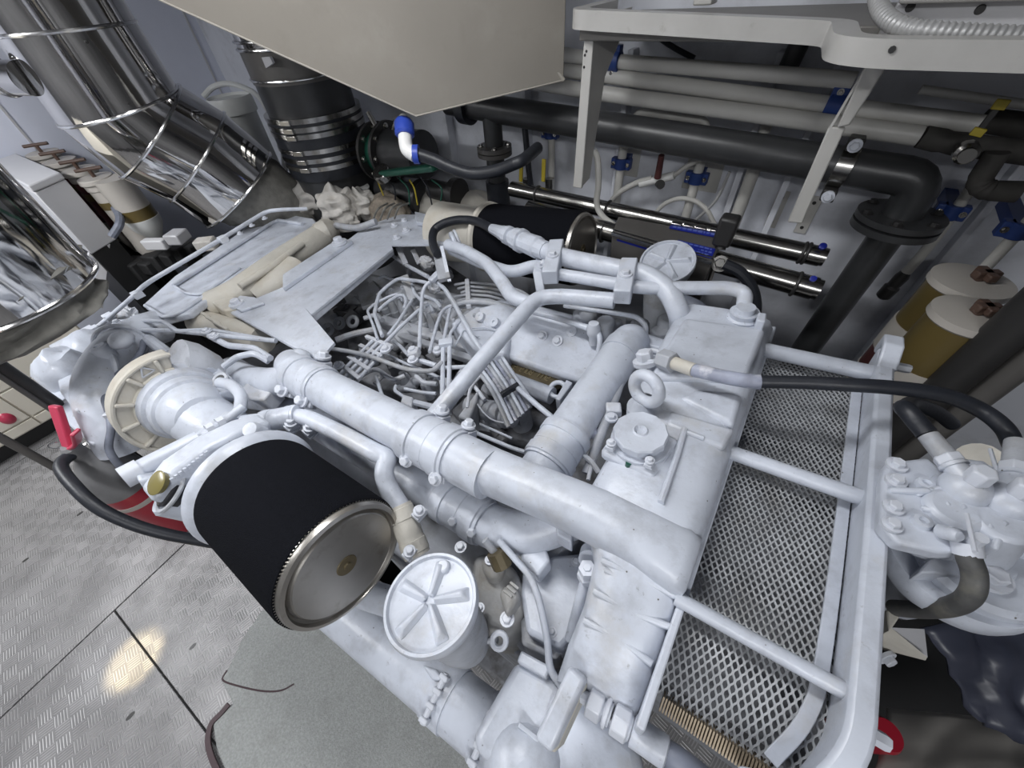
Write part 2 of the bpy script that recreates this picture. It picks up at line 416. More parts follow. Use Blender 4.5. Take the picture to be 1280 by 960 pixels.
# carpet runner beside the engine
cp = [(326, 764), (302, 800), (284, 838), (276, 850), (291, 880), (266, 905), (270, 935), (300, 1010), (700, 1010), (560, 880), (430, 730), (380, 740)]
m = M(); P = [W(px, py, .014) for px, py in cp]; m.prism(P, (0, 0, -.013))
tag(m.obj('carpet', 'carpet', bevel=.004), 'grey-green carpet mat lying on the tread plates beside the engine', 'mat')
m = M().hose([W(*p, .012) for p in ((284, 838), (279, 850), (300, 858), (330, 864), (352, 863), (368, 855))], .0035, 8)
tag(m.obj('cord', 'cord'), 'thin dark cord lying across the carpet mat edge', 'cord')
m = M(); pts = [W(*p, .014) for p in ((286, 880), (276, 892), (264, 905), (260, 925), (264, 945), (275, 970))]
m.bar(smooth(pts), .016, .006); tag(m.obj('strap', 'cord', bevel=.001), 'dark folded strap along the carpet edge at the frame bottom', 'strap')
# ceiling lamps (out of view, the light they give is in the lamp entries above)
for (x, y, l, w, p), lb in zip(LAMPS, ('long white ceiling lamp over the tread-plate walkway', 'long white ceiling lamp by the chrome exhausts', 'long white ceiling lamp right above the engine')):
    t = thing('ceiling_lamp', lb, 'lamp', (x, y, CEIL-.05), 'ceiling lamps')
    part(M().bx(x-l/2-.03, x+l/2+.03, y-w/2-.03, y+w/2+.03, CEIL-.05, CEIL-.002), 'lamp_body', 'lampbody', t)
    part(M().bx(x-l/2, x+l/2, y-w/2, y+w/2, CEIL-.058, CEIL-.05), 'diffuser', 'lampface', t)
t = thing('added_spotlight', 'small round ceiling lamp added to make the warm patch on the floor', 'lamp', (-1.0, -1.35, CEIL))  # unseen lamp, added only to house the floor patch spot
part(M().rev((-1.0, -1.35, CEIL), (0, 0, -1), [(.002, .05), (.03, .05), (.03, .035), (.004, .035)]), 'lamp_ring', 'chromering', t)

# ================================================================== exhausts
def ringed_pipe(name, label, pts, R, rings, mt='chrome', base=None):
    t = thing(name, label, 'exhaust pipe', base or pts[-1]); RR = R if isinstance(R, list) else [R]*len(pts)
    part(M().tube(pts, RR, 64), 'pipe_shell', mt, t, ang=50)
    for i in rings:
        p = pts[i]; d = (pts[min(i+1, len(pts)-1)]-pts[max(i-1, 0)]).normalized()
        part(M().torus(p, d, RR[i]+.001, .007, 64, 8), 'seam_ring', 'chromering', t)
    return t
R1 = .265
def at_r(px, py, rpx, R=R1): return D(px, py, FPX*R/rpx)
c1 = D(89, 35, 1.615); c2 = D(147, 131, 1.80)
axis = V(((c1.x+c2.x)/2, (c1.y+c2.y)/2, 0))
rings1 = [V((axis.x, axis.y, CEIL)), V((axis.x, axis.y, c1.z)), V((axis.x, axis.y, c2.z)), D(187, 164, 1.915), D(246, 196, 2.06), D(297, 236, 2.22)]
if __name__ == '__main__' and False: print(rings1)
exh = ringed_pipe('exhaust_pipe', 'large mirror-bright ringed exhaust elbow coming down behind the engine', rings1, [.245, .245, .26, .272, .277, .28], (1, 2, 3, 4, 5))
for (px, py) in ((108, 52), (160, 130), (212, 180), (253, 206), (196, 168), (228, 76)):   # rivets on the cladding laps
    d0 = ray(px, py); best = None
    for k in range(80, 240):
        p = EYE+d0*(k*.01)
        for a, b in zip(rings1, rings1[1:]):
            ab = b-a; tt = max(0, min(1, (p-a).dot(ab)/ab.dot(ab)))
            if (p-a-ab*tt).length < R1+.002: best = (p, p-a-ab*tt); break
        if best: break
    if best: part(M().rev(best[0], best[1], [(-.004, .007), (.003, .006), (.005, .003)], 10), 'rivet', 'postdark', exh)
part(M().cyl(D(-60, 96, 1.62), D(34, 98, 1.55), .058, n=32), 'branch_pipe', 'chrome', exh)
part(M().torus(D(4, 97, 1.565), D(34, 98, 1.55)-D(-60, 96, 1.62), .06, .007, 32), 'branch_ring', 'chromering', exh)
# fabric sleeve between elbow and turbo
e_end = rings1[-1]; ed = (rings1[-1]-rings1[-2]).normalized()
def wrinkled(a, b, r0, r1, seed, amp=.012, n=48, k=16):
    m = M(); vs = []; d = (b-a); u, w = perp(d)
    for i in range(k+1):
        t = i/k; c = a+d*t; r = r0+(r1-r0)*t
        for j in range(n):
            an = 2*math.pi*j/n; q = V((math.cos(an)*2, math.sin(an)*2, t*3.2+seed+.5*math.sin(an*2)))
            rr = r+amp*noise.noise(q*1.7)*2+amp*math.sin(t*16+3*noise.noise(q))*.6
            vs.append(c+(u*math.cos(an)+w*math.sin(an))*rr)
    fs = [[i*n+j, i*n+(j+1) % n, (i+1)*n+(j+1) % n, (i+1)*n+j] for i in range(k) for j in range(n)]
    return m.add(vs, fs+[list(range(n))[::-1], list(range(k*n, k*n+n))])
s1 = wrinkled(e_end-ed*.06, D(378, 264, 2.5), .23, .17, 3)
tag(s1.obj('exhaust_sleeve', 'lagging', ang=60), 'grey woven lagging sleeve at the mouth of the large chrome elbow', 'sleeve')
# near exhaust: upright clad pipe at the left edge
zr = 1.02
pp = [W(*p, zr) for p in ((119, 330), (104, 357), (56, 391), (0, 412))]
def circ(p, q, r):
    A_ = Matrix(((2*(q.x-p.x), 2*(q.y-p.y)), (2*(r.x-p.x), 2*(r.y-p.y))))
    c = A_.inverted() @ V((q.x**2+q.y**2-p.x**2-p.y**2, r.x**2+r.y**2-p.x**2-p.y**2)); return c, (V((p.x, p.y))-c).length
c_, R2 = circ(pp[0], pp[1], pp[3]); print('near exhaust', c_, R2)
a2 = V((c_.x, c_.y, 0))
n1 = [V((a2.x, a2.y, CEIL)), V((a2.x, a2.y, 1.30)), V((a2.x, a2.y, zr))]
ringed_pipe('exhaust_pipe', 'upright mirror-bright clad exhaust pipe at the left edge above the turbo', n1, R2, (2,))
s2 = wrinkled(V((a2.x, a2.y, zr+.02)), V((a2.x+.02, a2.y+.02, zr-.115)), R2*.97, R2*.80, 9, amp=.014)
tag(s2.obj('exhaust_sleeve', 'lagging', ang=60), 'crumpled grey fabric sleeve under the upright chrome pipe at left', 'sleeve')

# black rubber exhaust hose with steel clamps
hx, hy = WY(411, 190, 1.50).x, 1.50
t = thing('exhaust_hose', 'wide black rubber exhaust hose banded with steel clamps', 'hose', (hx, hy, .25))
def zat(px, py): return WY(px, py, hy).z
def col_z(py, px=405): return zat(px, py)
RH = dep(V((hx, hy, col_z(190))))/FPX*51
def disc_z(py): return WY(395, py, hy-RH*.7).z
part(M().cyl((hx, hy, disc_z(60)), (hx, hy, CEIL), RH*.96, n=40), 'upper_pipe', 'chrome', t)
part(M().cyl((hx, hy, disc_z(110)), (hx, hy, disc_z(60)), RH*.97, n=40), 'grey_collar', 'postgrey', t)
part(M().cyl((hx, hy, .25), (hx, hy, disc_z(110)), RH*.95, n=40), 'rubber_tube', 'blackpipe', t)
part(M().cyl((hx, hy, disc_z(222)), (hx, hy, disc_z(152)), RH*1.03, n=40), 'hose_sleeve', 'rubber', t)
for py in (52, 63, 104): part(M().torus((hx, hy, disc_z(py)), (0, 0, 1), RH*.985, .006, 40), 'seam_ring', 'chromering', t)
for py in (153, 163, 171, 189, 199, 208):
    z = disc_z(py); part(M().rev((hx, hy, z), (0, 0, 1), [(-.011, RH*1.03), (-.011, RH*1.05), (.011, RH*1.05), (.011, RH*1.03)], 40), 'hose_clamp', 'steel', t)
    q = V((hx, hy, z))+V((.35, -.9, 0)).normalized()*RH*1.07
    part(M().box(q, V((.9, .35, 0))*.03, V((.35, -.9, 0))*.009, (0, 0, .012)), 'clamp_screw', 'steel', t, bevel=.003)
part(M().prism([WY(*p, hy-RH*.9) for p in ((323, 72), (337, 71), (341, 79), (336, 83), (331, 86), (325, 82))], (0, .012, 0)), 'label_patch', 'panelgrey', t)
# white pail and the grey hose looping round it
bp_ = W(285, 120, 1.12); rb = dep(bp_)/FPX*26
t = thing('pail', 'white lidded plastic drum standing behind the chrome elbow', 'pail', (bp_.x, bp_.y, ZB))
part(M().rev((bp_.x, bp_.y, ZB), (0, 0, 1), [(0, rb*.75), (.52-ZB+.5, rb*.92), (.53-ZB+.5, rb*.96)], 32), 'pail_body', 'bucket', t)
part(M().rev((bp_.x, bp_.y, 1.03), (0, 0, 1), [(0, rb*1.03), (.07, rb*1.03), (.09, rb*.97), (.075, rb*.9)], 32), 'lid', 'bucket', t)
m = M().hose([D(*p) for p in ((254, 121, 2.7), (268, 108, 2.7), (290, 105, 2.66), (320, 118, 2.6), (340, 148, 2.5), (352, 180, 2.45), (356, 215, 2.4), (352, 240, 2.4))], .017, 10)
tag(m.obj('grey_hose', 'bucket'), 'pale grey hose looping over the white pail', 'hose')

# ================================================================== left side: cabinets, filters, extinguisher
cz = W(60, 216, .98)
t = thing('cabinet', 'white metal cabinet with overhanging lid behind the upright chrome pipe', 'cabinet', (0, 0, 0))
a, b, c_2 = W(34, 232, 1.0), W(75, 215, 1.0), W(0, 183, 1.0)
ab = (b-a); ac = (c_2-b)
poly = [a, b, b+ac*.7, a+ac*.7]
t.location = ((a.x+b.x)/2, (a.y+b.y)/2, ZB)
part(M().prism(poly, (0, 0, -.035)), 'lid', 'cabinet', t, bevel=.008, seg=3)
ins = lambda p: p+((poly[0]+poly[2])/2-p)*.02
part(M().prism([V((ins(p).x, ins(p).y, .962)) for p in poly], (0, 0, -(.962-.62))), 'cabinet_body', 'cabinet', t, bevel=.006)
part(M().prism([V((ins(ins(p)).x, ins(ins(p)).y, .62)) for p in poly], (0, 0, -(.62-ZB))), 'cabinet_base', 'bilge', t)
xb = b.x+.02
part(M().prism([WX(112, 313, xb), WX(138, 305, xb), WX(129, 386, xb), WX(96, 362, xb)], (-.02, 0, 0)), 'lower_panel', 'cabinet', t, bevel=.003)
# row of five sight-glass filter canisters beyond the cabinet
for i, (px, py, d) in enumerate(((52, 190, 2.42), (73, 200, 2.34), (98, 211, 2.26), (118, 221, 2.18))):
    p = D(px, py, d); r = d/FPX*(17+i*.6)
    names = ('furthest', 'second', 'third', 'nearest')
    t = thing('filter_canister', 'brown filter canister with dark T-handle, %s of the row beside the chrome elbow' % names[i], 'filter', (p.x, p.y, p.z-.5), 'brown filter canisters behind the white cabinet')
    part(M().rev(p, (0, 0, -1), [(0, r), (.025, r*1.02), (.03, r*.9), (.06, r*.9)], 24), 'lid', 'canlid', t, bevel=.003)
    part(M().cyl(p-V((0, 0, .06)), p-V((0, 0, .36)), r*.84, n=24), 'body', 'canlid' if i == 3 else 'maroon', t)
    part(M().cyl(p-V((0, 0, .12)), p-V((0, 0, .16)), r*.86, n=24), 'body_band', 'olive', t)
    part(M().rev(p-V((0, 0, .36)), (0, 0, -1), [(0, r*.84), (.06, r*.9), (.14, r*.6)], 24), 'bowl', 'canlid', t)
    hm = M().cyl(p, p+V((0, 0, .035)), .010, n=10); h = V((.55, .83, 0))
    hm.cyl(p+V((0, 0, .04))-h*r*.75, p+V((0, 0, .04))+h*r*.75, .009, n=10)
    part(hm, 't_handle', 'handlebrown', t)
    part(M().cyl(p-V((0, 0, .5)), (p.x, p.y, ZB), r*.35, n=12), 'stand', 'bilge', t)
p = D(160, 250, 2.25)
t = thing('fuel_bowl', 'ochre and clear filter bowl under the chrome elbow', 'filter', (p.x, p.y, p.z-.25))
part(M().cyl(p+V((0, 0, .12)), p-V((0, 0, .04)), .085, n=28), 'body', 'canlid', t)
part(M().cyl(p-V((0, 0, .04)), p-V((0, 0, .10)), .088, n=28), 'sight_glass', 'olive', t)
part(M().rev(p-V((0, 0, .10)), (0, 0, -1), [(0, .092), (.05, .085), (.12, .04), (.15, .015)], 28), 'bowl', 'bucket', t)
m = M().hose([D(*q) for q in ((132, 252, 2.3), (145, 262, 2.25), (150, 278, 2.2), (140, 296, 2.2))], .02, 10)
tag(m.obj('small_hose', 'hosegrey'), 'short blue-grey hose beside the white cabinet corner', 'hose')
# clutter in the dark beyond the engine, by the chrome elbow
for i, (px, py, d, w, h, a, mt, nm, lb) in enumerate((
    (195, 305, 2.3, .07, .05, .5, 'cabinet', 'junction_box', 'small white box in the shade under the chrome elbow'),
    (222, 296, 2.25, .045, .10, .5, 'panelgrey', 'valve_block', 'grey valve block in the shade under the chrome elbow'),
    (258, 305, 2.15, .05, .07, .7, 'blanket', 'lagging_pad', 'pale lagging pad behind the engine pipe rail'))):
    p = D(px, py, d); u = V((math.cos(a), math.sin(a), 0)); v_ = V((-u.y, u.x, 0))
    m = M().box(p, u*w, v_*h*.5, (0, 0, .03)); tag(m.obj(nm, mt, bevel=.008), lb, 'box' if i < 2 else 'pad')
m = M()
for k in range(7): 
    q = D(150+k*14, 330-k*5, 2.45); m.box(q-V((0, 0, .06)), (.05+.01*(k % 3), .02, 0), (-.02, .06, 0), (0, 0, .04+.02*(k % 2)))
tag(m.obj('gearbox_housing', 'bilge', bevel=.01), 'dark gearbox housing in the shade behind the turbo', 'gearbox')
# cream drawer unit, far left
xf = -2.86
t = thing('drawer_unit', 'cream drawer unit half hidden behind black posts at the left edge', 'cabinet', (xf-.3, -.6, 0))
zt = WX(30, 440, xf).z
part(M().bx(xf-.55, xf-.012, -1.5, .02, .09, .80), 'carcass', 'cabcream', t, bevel=.004)
z1, z2, z3 = WX(28, 478, xf).z, WX(60, 510, xf).z, .10
for za, zb in ((z1+.004, .79), (z2+.004, z1-.004), (z3, z2-.004)):
    for ya, yb in ((-1.48, -.42), (-.412, .015)):
        if zb-za > .02: part(M().bx(xf-.012, xf, ya, yb, za, zb), 'drawer', 'cabcream', t, bevel=.003)
part(M().bx(xf-.5, xf-.05, -1.48, 0, 0, .09), 'plinth', 'bilge', t)
# fire extinguisher
ex_ = V((W(70, 549, .62).x, W(70, 549, .62).y, 0))
rr = .094
t = thing('fire_extinguisher', 'red fire extinguisher with grey shoulder standing behind the round black air filter', 'fire extinguisher', (ex_.x, ex_.y, 0))
zz = lambda z: V((ex_.x, ex_.y, z))
part(M().rev(zz(0), (0, 0, 1), [(0, rr*.96), (.01, rr), (.33, rr)], 40), 'cylinder', 'red', t, ang=50)
part(M().rev(zz(.33), (0, 0, 1), [(0, rr), (.07, rr*.97), (.12, rr*.82), (.16, rr*.5), (.185, rr*.3), (.21, rr*.27)], 40), 'shoulder', 'extgrey', t, ang=60)
part(M().rev(zz(.255), (0, 0, 1), [(0, rr*1.005), (0, rr*1.02), (.022, rr*1.02), (.022, rr*1.005)], 40), 'strap', 'ribbon', t)
part(M().rev(zz(.52), (0, 0, 1), [(0, .024), (.02, .028), (.05, .028), (.06, .02)], 20), 'valve', 'extgrey', t)
hv = (D(38, 505, dep(zz(.63)))-D(58, 560, dep(zz(.56)))); q0 = zz(.57)
part(M().bar([q0, q0+hv*.45, q0+hv*.95], .042, .02), 'squeeze_handle', 'pinkred', t, bevel=.006, seg=3)
part(M().bar(smooth([q0, q0+V((.05, .03, .03)), q0+V((.11, .06, .10))]), .03, .012), 'carry_lever', 'pinkred', t, bevel=.004)
part(M().torus(q0+V((-.05, -.02, .0)), (0, .6, .8), .022, .002, 20, 6), 'pull_ring', 'chromering', t)
hp = [zz(.545)]+[D(px, py, d) for px, py, d in ((76, 582, 1.29), (95, 610, 1.26), (125, 636, 1.26), (165, 655, 1.29), (205, 667, 1.33), (246, 675, 1.38), (280, 681, 1.43))]
part(M().hose(hp, .019, 14), 'discharge_hose', 'rubber', t)
# upright posts and rods left of the engine
def upright(px, py, z, r, z0, z1, mt, nm, lb, cat='post'):
    p = W(px, py, z); m = M().cyl((p.x, p.y, z0), (p.x, p.y, z1), r, n=18); return tag(m.obj(nm, mt), lb, cat), p
upright(60, 500, .62, .024, 0, 1.1, 'postdark', 'black_post', 'black upright post at the left edge between drawer unit and turbo')
o, p = upright(62, 511, .60, .0085, .42, 1.1, 'postgrey', 'hooked_rod', 'thin grey hooked rod beside the black upright post', 'rod')
o2 = M().pipe([(p.x, p.y, .425), (p.x+.01, p.y-.03, .41), (p.x-.01, p.y-.10, .42)], .007, .01, 8).obj('hook', 'chromering', o)
upright(28, 562, .55, .013, 0, .68, 'postgrey', 'grey_post', 'short grey post behind the fire extinguisher head', 'post')
m = M().blob(D(8, 522, 1.95), .03, .03, .04, 0); tag(m.obj('red_ball_float', 'pinkred'), 'round dark red ball at the left edge near the extinguisher', 'ball')

# ================================================================== beige plenum box
yC = 1.18
pC = WY(520, 145, yC); pB = WY(705, 100, yC+.38)
dn = V((0, 0, 0))
# underside slopes up towards the walkway, the outer flank is upright
def on_plane(px, py, p, n): d = ray(px, py); return EYE+d*((p-EYE).dot(n)/d.dot(n))
slope = math.radians(30)
cb = (pB-pC); up_dir = V((-.80, -.55, .0)).normalized()*math.cos(slope)+V((0, 0, math.sin(slope)))
nrm = cb.cross(up_dir).normalized()
pA = on_plane(200, 0, pC, nrm); pD = on_plane(620, 0, pC, nrm)
pA2 = pC+(pA-pC)*1.3; pD2 = pB+(pD-pB)*1.55
top = V((0, 0, 1))*1.0
print('plenum', pC, pB, pA2, pD2)
t = thing('plenum_box', 'beige sheet-metal plenum box with sloping underside hung above the engine', 'duct', ((pC+pB+pA2+pD2)/4))
low = [pC, pB, pD2, pA2]
ztop = CEIL-.02
m = M(); vs = low+[V((p.x, p.y, ztop)) for p in low]
m.add(vs, [[0, 1, 2, 3], [7, 6, 5, 4]]+[[i, (i+1) % 4, (i+1) % 4+4, i+4] for i in range(4)])
part(m, 'box_shell', 'beige', t, bevel=.004)
part(M().tube([pB, pD2], .0065, 8), 'weld_seam', 'seam', t)
part(M().tube([pC, pA2], .003, 8), 'edge_bead', 'seam', t)
part(M().tube([pC, pB], .003, 8), 'edge_bead', 'seam', t)
q = on_plane(533, 132, pC, nrm); part(M().bolt(q, -nrm if nrm.z > 0 else nrm, .006), 'drain_screw', 'bolt', t)
# drain fitting and black hose
def dz(px, py, d=1.62): return D(px, py, d)
dd = dep(pC)+.05
t = thing('drain_fitting', 'blue and white plastic drain elbow under the beige plenum box', 'pipe fitting', D(505, 165, dd))
part(M().cyl(D(504, 145, dd), D(505, 152, dd), .014, n=16), 'nipple', 'pvc', t)
part(M().rev(D(505, 151, dd), D(506, 168, dd)-D(505, 151, dd), [(0, .030), (.012, .037), (.05, .037), (.058, .031)], 12), 'union_nut', 'bluepvc', t)
part(M().hose([D(506, 166, dd), D(507, 180, dd), D(510, 188, dd), D(519, 194, dd)], .025, 16), 'elbow', 'pvc', t)
part(M().cyl(D(517, 193, dd), D(524, 193, dd), .032, n=16), 'hose_nut', 'bluepvc', t)
m = M().hose([D(522, 193, dd), D(543, 200, dd), D(565, 210, dd), D(590, 217, dd), D(618, 214, dd), D(640, 206, dd), D(655, 199, dd), D(672, 185, dd+.1)], .022, 14)
tag(m.obj('drain_hose', 'rubber'), 'black rubber hose sagging from the plastic drain elbow', 'hose')
# butterfly valve with green lever, behind
yv = 1.62
t = thing('butterfly_valve', 'dark seawater valve with long green lever under the plenum box', 'valve', WY(500, 200, yv))
ax = V((1, 0, 0))
vc = WY(485, 188, yv)
part(M().cyl(WY(445, 195, yv), WY(475, 192, yv), .095, n=28), 'inlet_pipe', 'steel', t)
for px in (474, 489):
    c = WY(px, 190, yv); part(M().rev(c-ax*.012, ax, [(0, .15), (.02, .15)], 32), 'flange', 'postdark', t)
    for k in range(8):
        a = k*math.pi/4; part(M().bolt(c+V((.008, .125*math.cos(a), .125*math.sin(a))), ax, .011), 'flange_bolt', 'steel', t)
part(M().cyl(WY(474, 190, yv), WY(489, 190, yv), .11, n=28), 'valve_body', 'green', t)
part(M().cyl(WY(489, 190, yv), WY(530, 194, yv), .115, n=28), 'outlet_pipe', 'blackpipe', t)
la, lb = WY(478, 217, yv-.2), WY(545, 209, yv-.24)
part(M().rev(la, (0, -.5, .86), [(-.02, .05), (.014, .05), (.02, .045)], 24), 'hub', 'steel', t)
part(M().bar([la, la+(lb-la)*.3, la+(lb-la)*.7, lb], .055, .03), 'lever', 'green', t, bevel=.012, seg=3)
for i, (a, b) in enumerate((((460, 140), (478, 172)), ((495, 150), (489, 170)))):
    part(M().cyl(WY(*a, yv), WY(*b, yv), .014, n=10), 'stem', 'steel', t)
# dark pump and cable tangle below the valve
t = thing('raw_water_pump', 'dark pump body with thin yellow-green cables behind the lagged turbo', 'pump', WY(510, 240, 1.6))
part(M().rev(WY(478, 236, 1.6), ax, [(0, .07), (.12, .09), (.14, .07), (.3, .065), (.32, .1), (.36, .1)], 24), 'pump_body', 'blackpipe', t)
part(M().rev(WY(540, 236, 1.6), ax, [(0, .05), (.16, .05), (.16, .08), (.2, .08)], 24), 'motor', 'postdark', t)
for i in range(6):
    x = 470+i*14; part(M().hose([WY(x, 222+3*(i % 2), 1.45), WY(x+6+3*(i % 3), 236, 1.42), WY(x+14-4*(i % 2), 256, 1.42)], .004, 6), 'cable', ('yellow', 'rubber', 'green')[i % 3], t)
part(M().cyl(WY(455, 243, 1.5), WY(455, 232, 1.5), .03, n=16), 'cap', 'pvc', t)

# ================================================================== back wall pipework
yp = 1.70
rP = .054
t = thing('seawater_pipe', 'thick black seawater pipe with flanged elbow along the back wall', 'pipe', WY(1010, 420, yp))
pl, pr = WY(560, 127, yp), WY(1062, 209, yp)
vx = WY(1060, 345, yp)
dr = (pr-pl).normalized()
cor = pl+dr*((vx.x+.03-pl.x)/dr.x)
fz = WY(1098, 272, yp)
part(M().pipe([pl, cor, V((vx.x+.03, yp, fz.z))], rP, .17, 28), 'main_pipe', 'blackpipe', t)
part(M().cyl((vx.x+.03, yp, fz.z-.02), (vx.x+.01, yp, .05), rP*.92, n=28), 'down_pipe', 'blackpipe', t)
cf = V((vx.x+.03, yp, fz.z))
part(M().rev(cf, (0, 0, -1), [(-.022, .118), (-.004, .118), (-.004, .095), (.004, .095), (.004, .118), (.024, .118)], 36), 'flange', 'blackpipe', t)
for k in range(6):
    a = k*math.pi/3+.4; part(M().bolt(cf+V((.098*math.cos(a), .098*math.sin(a), .02)), (0, 0, 1), .012), 'flange_bolt', 'postdark', t)
for px, py in ((1052, 210), ):
    c = WY(px, py, yp); c = pl+dr*((c.x-pl.x)/dr.x)
    part(M().rev(c-dr*.022, dr, [(0, rP), (0, rP+.006), (.044, rP+.006), (.044, rP)], 32), 'support_band', 'steel', t)
    for s in (-1, 1):
        q = c+V((0, -.03, s*(rP+.02))); part(M().box(q, dr*.02, (0, .028, 0), (0, 0, .018)), 'band_lug', 'postdark', t, bevel=.004)
        part(M().bolt(q+V((0, -.03, 0)), (0, -1, 0), .012), 'band_bolt', 'bolt', t)
c = WY(583, 131, yp); c = pl+dr*((c.x-pl.x)/dr.x)
part(M().rev(c-dr*.02, dr, [(0, rP), (0, rP+.025), (.05, rP+.025), (.05, rP)], 32), 'end_collar', 'rubber', t)
# branch down from it
bx_ = WY(615, 150, yp)
t = thing('branch_pipe', 'short black flanged branch pipe dropping from the seawater pipe', 'pipe', (bx_.x, yp, .6))
zf = WY(613, 187, yp).z
part(M().cyl((bx_.x, yp, pl.z), (bx_.x, yp, .6), .045, n=24), 'tube', 'blackpipe', t)
part(M().rev((bx_.x, yp, zf), (0, 0, 1), [(-.02, .085), (-.002, .085), (-.002, .07), (.002, .07), (.002, .085), (.02, .085)], 28), 'flange', 'postgrey', t)
for k in range(4):
    a = k*math.pi/2+.6; part(M().bolt((bx_.x+.066*math.cos(a), yp+.066*math.sin(a), zf+.02), (0, 0, 1), .01), 'flange_bolt', 'steel', t)
part(M().cyl((bx_.x, yp, zf-.14), (bx_.x, yp, zf-.28), .06, n=24), 'rubber_joint', 'rubber', t)
# three white overhead pipes and a dark one
yq = 1.74
def run(pix, y, rpx, mt, nm, lb, grp=None, n=16, fil=.06, ext=0):
    P = [WY(px, py, y if len(q) == 0 else q[0]) for px, py, *q in pix]
    r = dep(P[0])/FPX*rpx
    if ext: P[0] = P[0]-(P[1]-P[0]).normalized()*ext
    return tag(M().pipe(P, r, fil, n).obj(nm, mt), lb, 'pipe', grp)
run([(690, 66), (760, 76), (1068, 101)], yq, 7, 'whitepipe', 'white_pipe', 'uppermost of the three long white pipes under the shelf', 'long white pipes on the back wall')
run([(690, 86), (1230, 157)], yq, 7.5, 'whitepipe', 'white_pipe', 'middle one of the three long white pipes under the shelf', 'long white pipes on the back wall')
run([(640, 99), (760, 118), (1150, 170)], yq-.03, 7.5, 'whitepipe', 'white_pipe', 'lowest of the three long white pipes, ending in black insulation', 'long white pipes on the back wall')
run([(1150, 112), (1290, 132)], yq+.05, 5, 'whitepipe', 'thin_pipe', 'thin white pipe in the shade below the right end of the shelf')
# clamps
def clamp(c, ax, r, nm, lb, grp, y_to=None, mt='blue', w=.022):
    ax = V(ax).normalized(); t_ = V((0, -1, 0)); u = ax.cross(t_).normalized()
    m = M().rev(c-ax*w, ax, [(0, r), (0, r+.012), (2*w, r+.012), (2*w, r)], 18)
    m.box(c+u*(r+.012)+t_*0, ax*w, u*.014, t_*.016); m.box(c-u*(r+.012), ax*w, u*.014, t_*.016)
    o = m.obj(nm, mt, bevel=.003); tag(o, lb, 'clamp', grp)
    for s in (-1, 1):
        M().bolt(c+u*s*(r+.014)+t_*.016, t_, .006).obj('clamp_screw', 'steel', o)
    if y_to is not None:
        b = V((c.x, y_to, c.z)); M().box((c+b)/2+V((0, r/2, 0)), ax*.018, (0, max(.004, abs(y_to-c.y)/2-r/2), 0), ax.cross(V((0, 1, 0)))*.018).obj('clamp_foot', mt, o)
    return o
GC = 'blue plastic pipe clamps on the back wall'
d1 = (WY(1068, 101, yq)-WY(760, 76, yq)); r1 = dep(WY(770, 77, yq))/FPX*7
clamp(WY(768, 76, yq), d1, r1, 'pipe_clamp', 'blue clamp on the uppermost white pipe beside the white bracket', GC)
clamp(WY(1043, 131, yq), d1, r1, 'pipe_clamp', 'blue clamp on the middle white pipe beside the slanting white strut', GC)
# vertical white pipes with clamps on the hull
yw = 1.86
def drop(pix, rpx, lb, y=yw, grp='white drop pipes on the back wall', nm='drop_pipe'):
    P = [WY(px, py, y) for px, py in pix]; P[-1].x = P[0].x if abs(P[-1].x-P[0].x) < .05 else P[-1].x
    r = dep(P[0])/FPX*rpx; return tag(M().pipe(P, r, .05, 14).obj(nm, 'whitepipe'), lb, 'pipe', grp), P, r
def wall_pad(px, py, w, h, lb):
    p = WY(px, py, Y1-.004); m = M().bx(p.x-w, p.x+w, Y1-.008, Y1, p.z-h, p.z+h); return tag(m.obj('wall_plate', 'whitepipe', bevel=.002), lb, 'plate', 'white plates on the hull')
o, P, r = drop([(781, 172), (768, 262)], 5.5, 'white drop pipe with blue clamp just right of the white bracket')
clamp(WY(777, 204, yw), (0, 0, 1), r, 'pipe_clamp', 'blue clamp on the drop pipe right of the white bracket', GC, Y1)
clamp(WY(688, 166, yw), (0, 0, 1), .017, 'pipe_clamp', 'blue clamp high on the drop pipe left of the white bracket', GC, Y1)
wall_pad(790, 203, .035, .06, 'small white plate behind the drop pipe right of the bracket')
o, P, r = drop([(878, 195), (855, 275)], 6, 'white drop pipe above the chrome pump unit, on a square plate')
clamp(WY(871, 222, yw), (0, 0, 1), r, 'pipe_clamp', 'blue clamp on the square white plate above the pump unit', GC, Y1)
wall_pad(878, 220, .075, .06, 'square white plate behind the middle blue clamp')
o, P, r = drop([(690, 150), (684, 262)], 4.5, 'white drop pipe left of the white bracket with yellow valve lever')
o, P, r = drop([(945, 205), (905, 300)], 8, 'wide yellowed drop pipe left of the slanting strut')
o, P, r = drop([(968, 130), (955, 165)], 7, 'short white pipe crossing behind the black seawater pipe')
o, P, r = drop([(1222, 225), (1160, 310), (1130, 345)], 6.5, 'white drop pipe ending in a black sensor, right of the seawater elbow', y=1.8)
clamp(WY(1188, 264, 1.8), (0, 0, 1), r, 'pipe_clamp', 'blue clamp on the drop pipe right of the seawater elbow', GC, Y1)
P2 = [WY(1133, 340, 1.8), WY(1104, 370, 1.8)]
tag(M().rev(P2[0], P2[1]-P2[0], [(0, .016), (.02, .022), (.06, .02), (.065, .026), ((P2[1]-P2[0]).length, .024), ((P2[1]-P2[0]).length+.01, .012)], 16).obj('sensor', 'postdark', bevel=.002), 'black cylindrical sensor at the foot of the right drop pipe', 'sensor')
o, P, r = drop([(1300, 262), (1228, 335)], 7, 'white drop pipe rising from the upper sight-glass canister', y=1.68)
clamp(WY(1272, 287, 1.68), (0, 0, 1), r, 'pipe_clamp', 'blue clamp at the right edge above the canisters', GC, Y1)
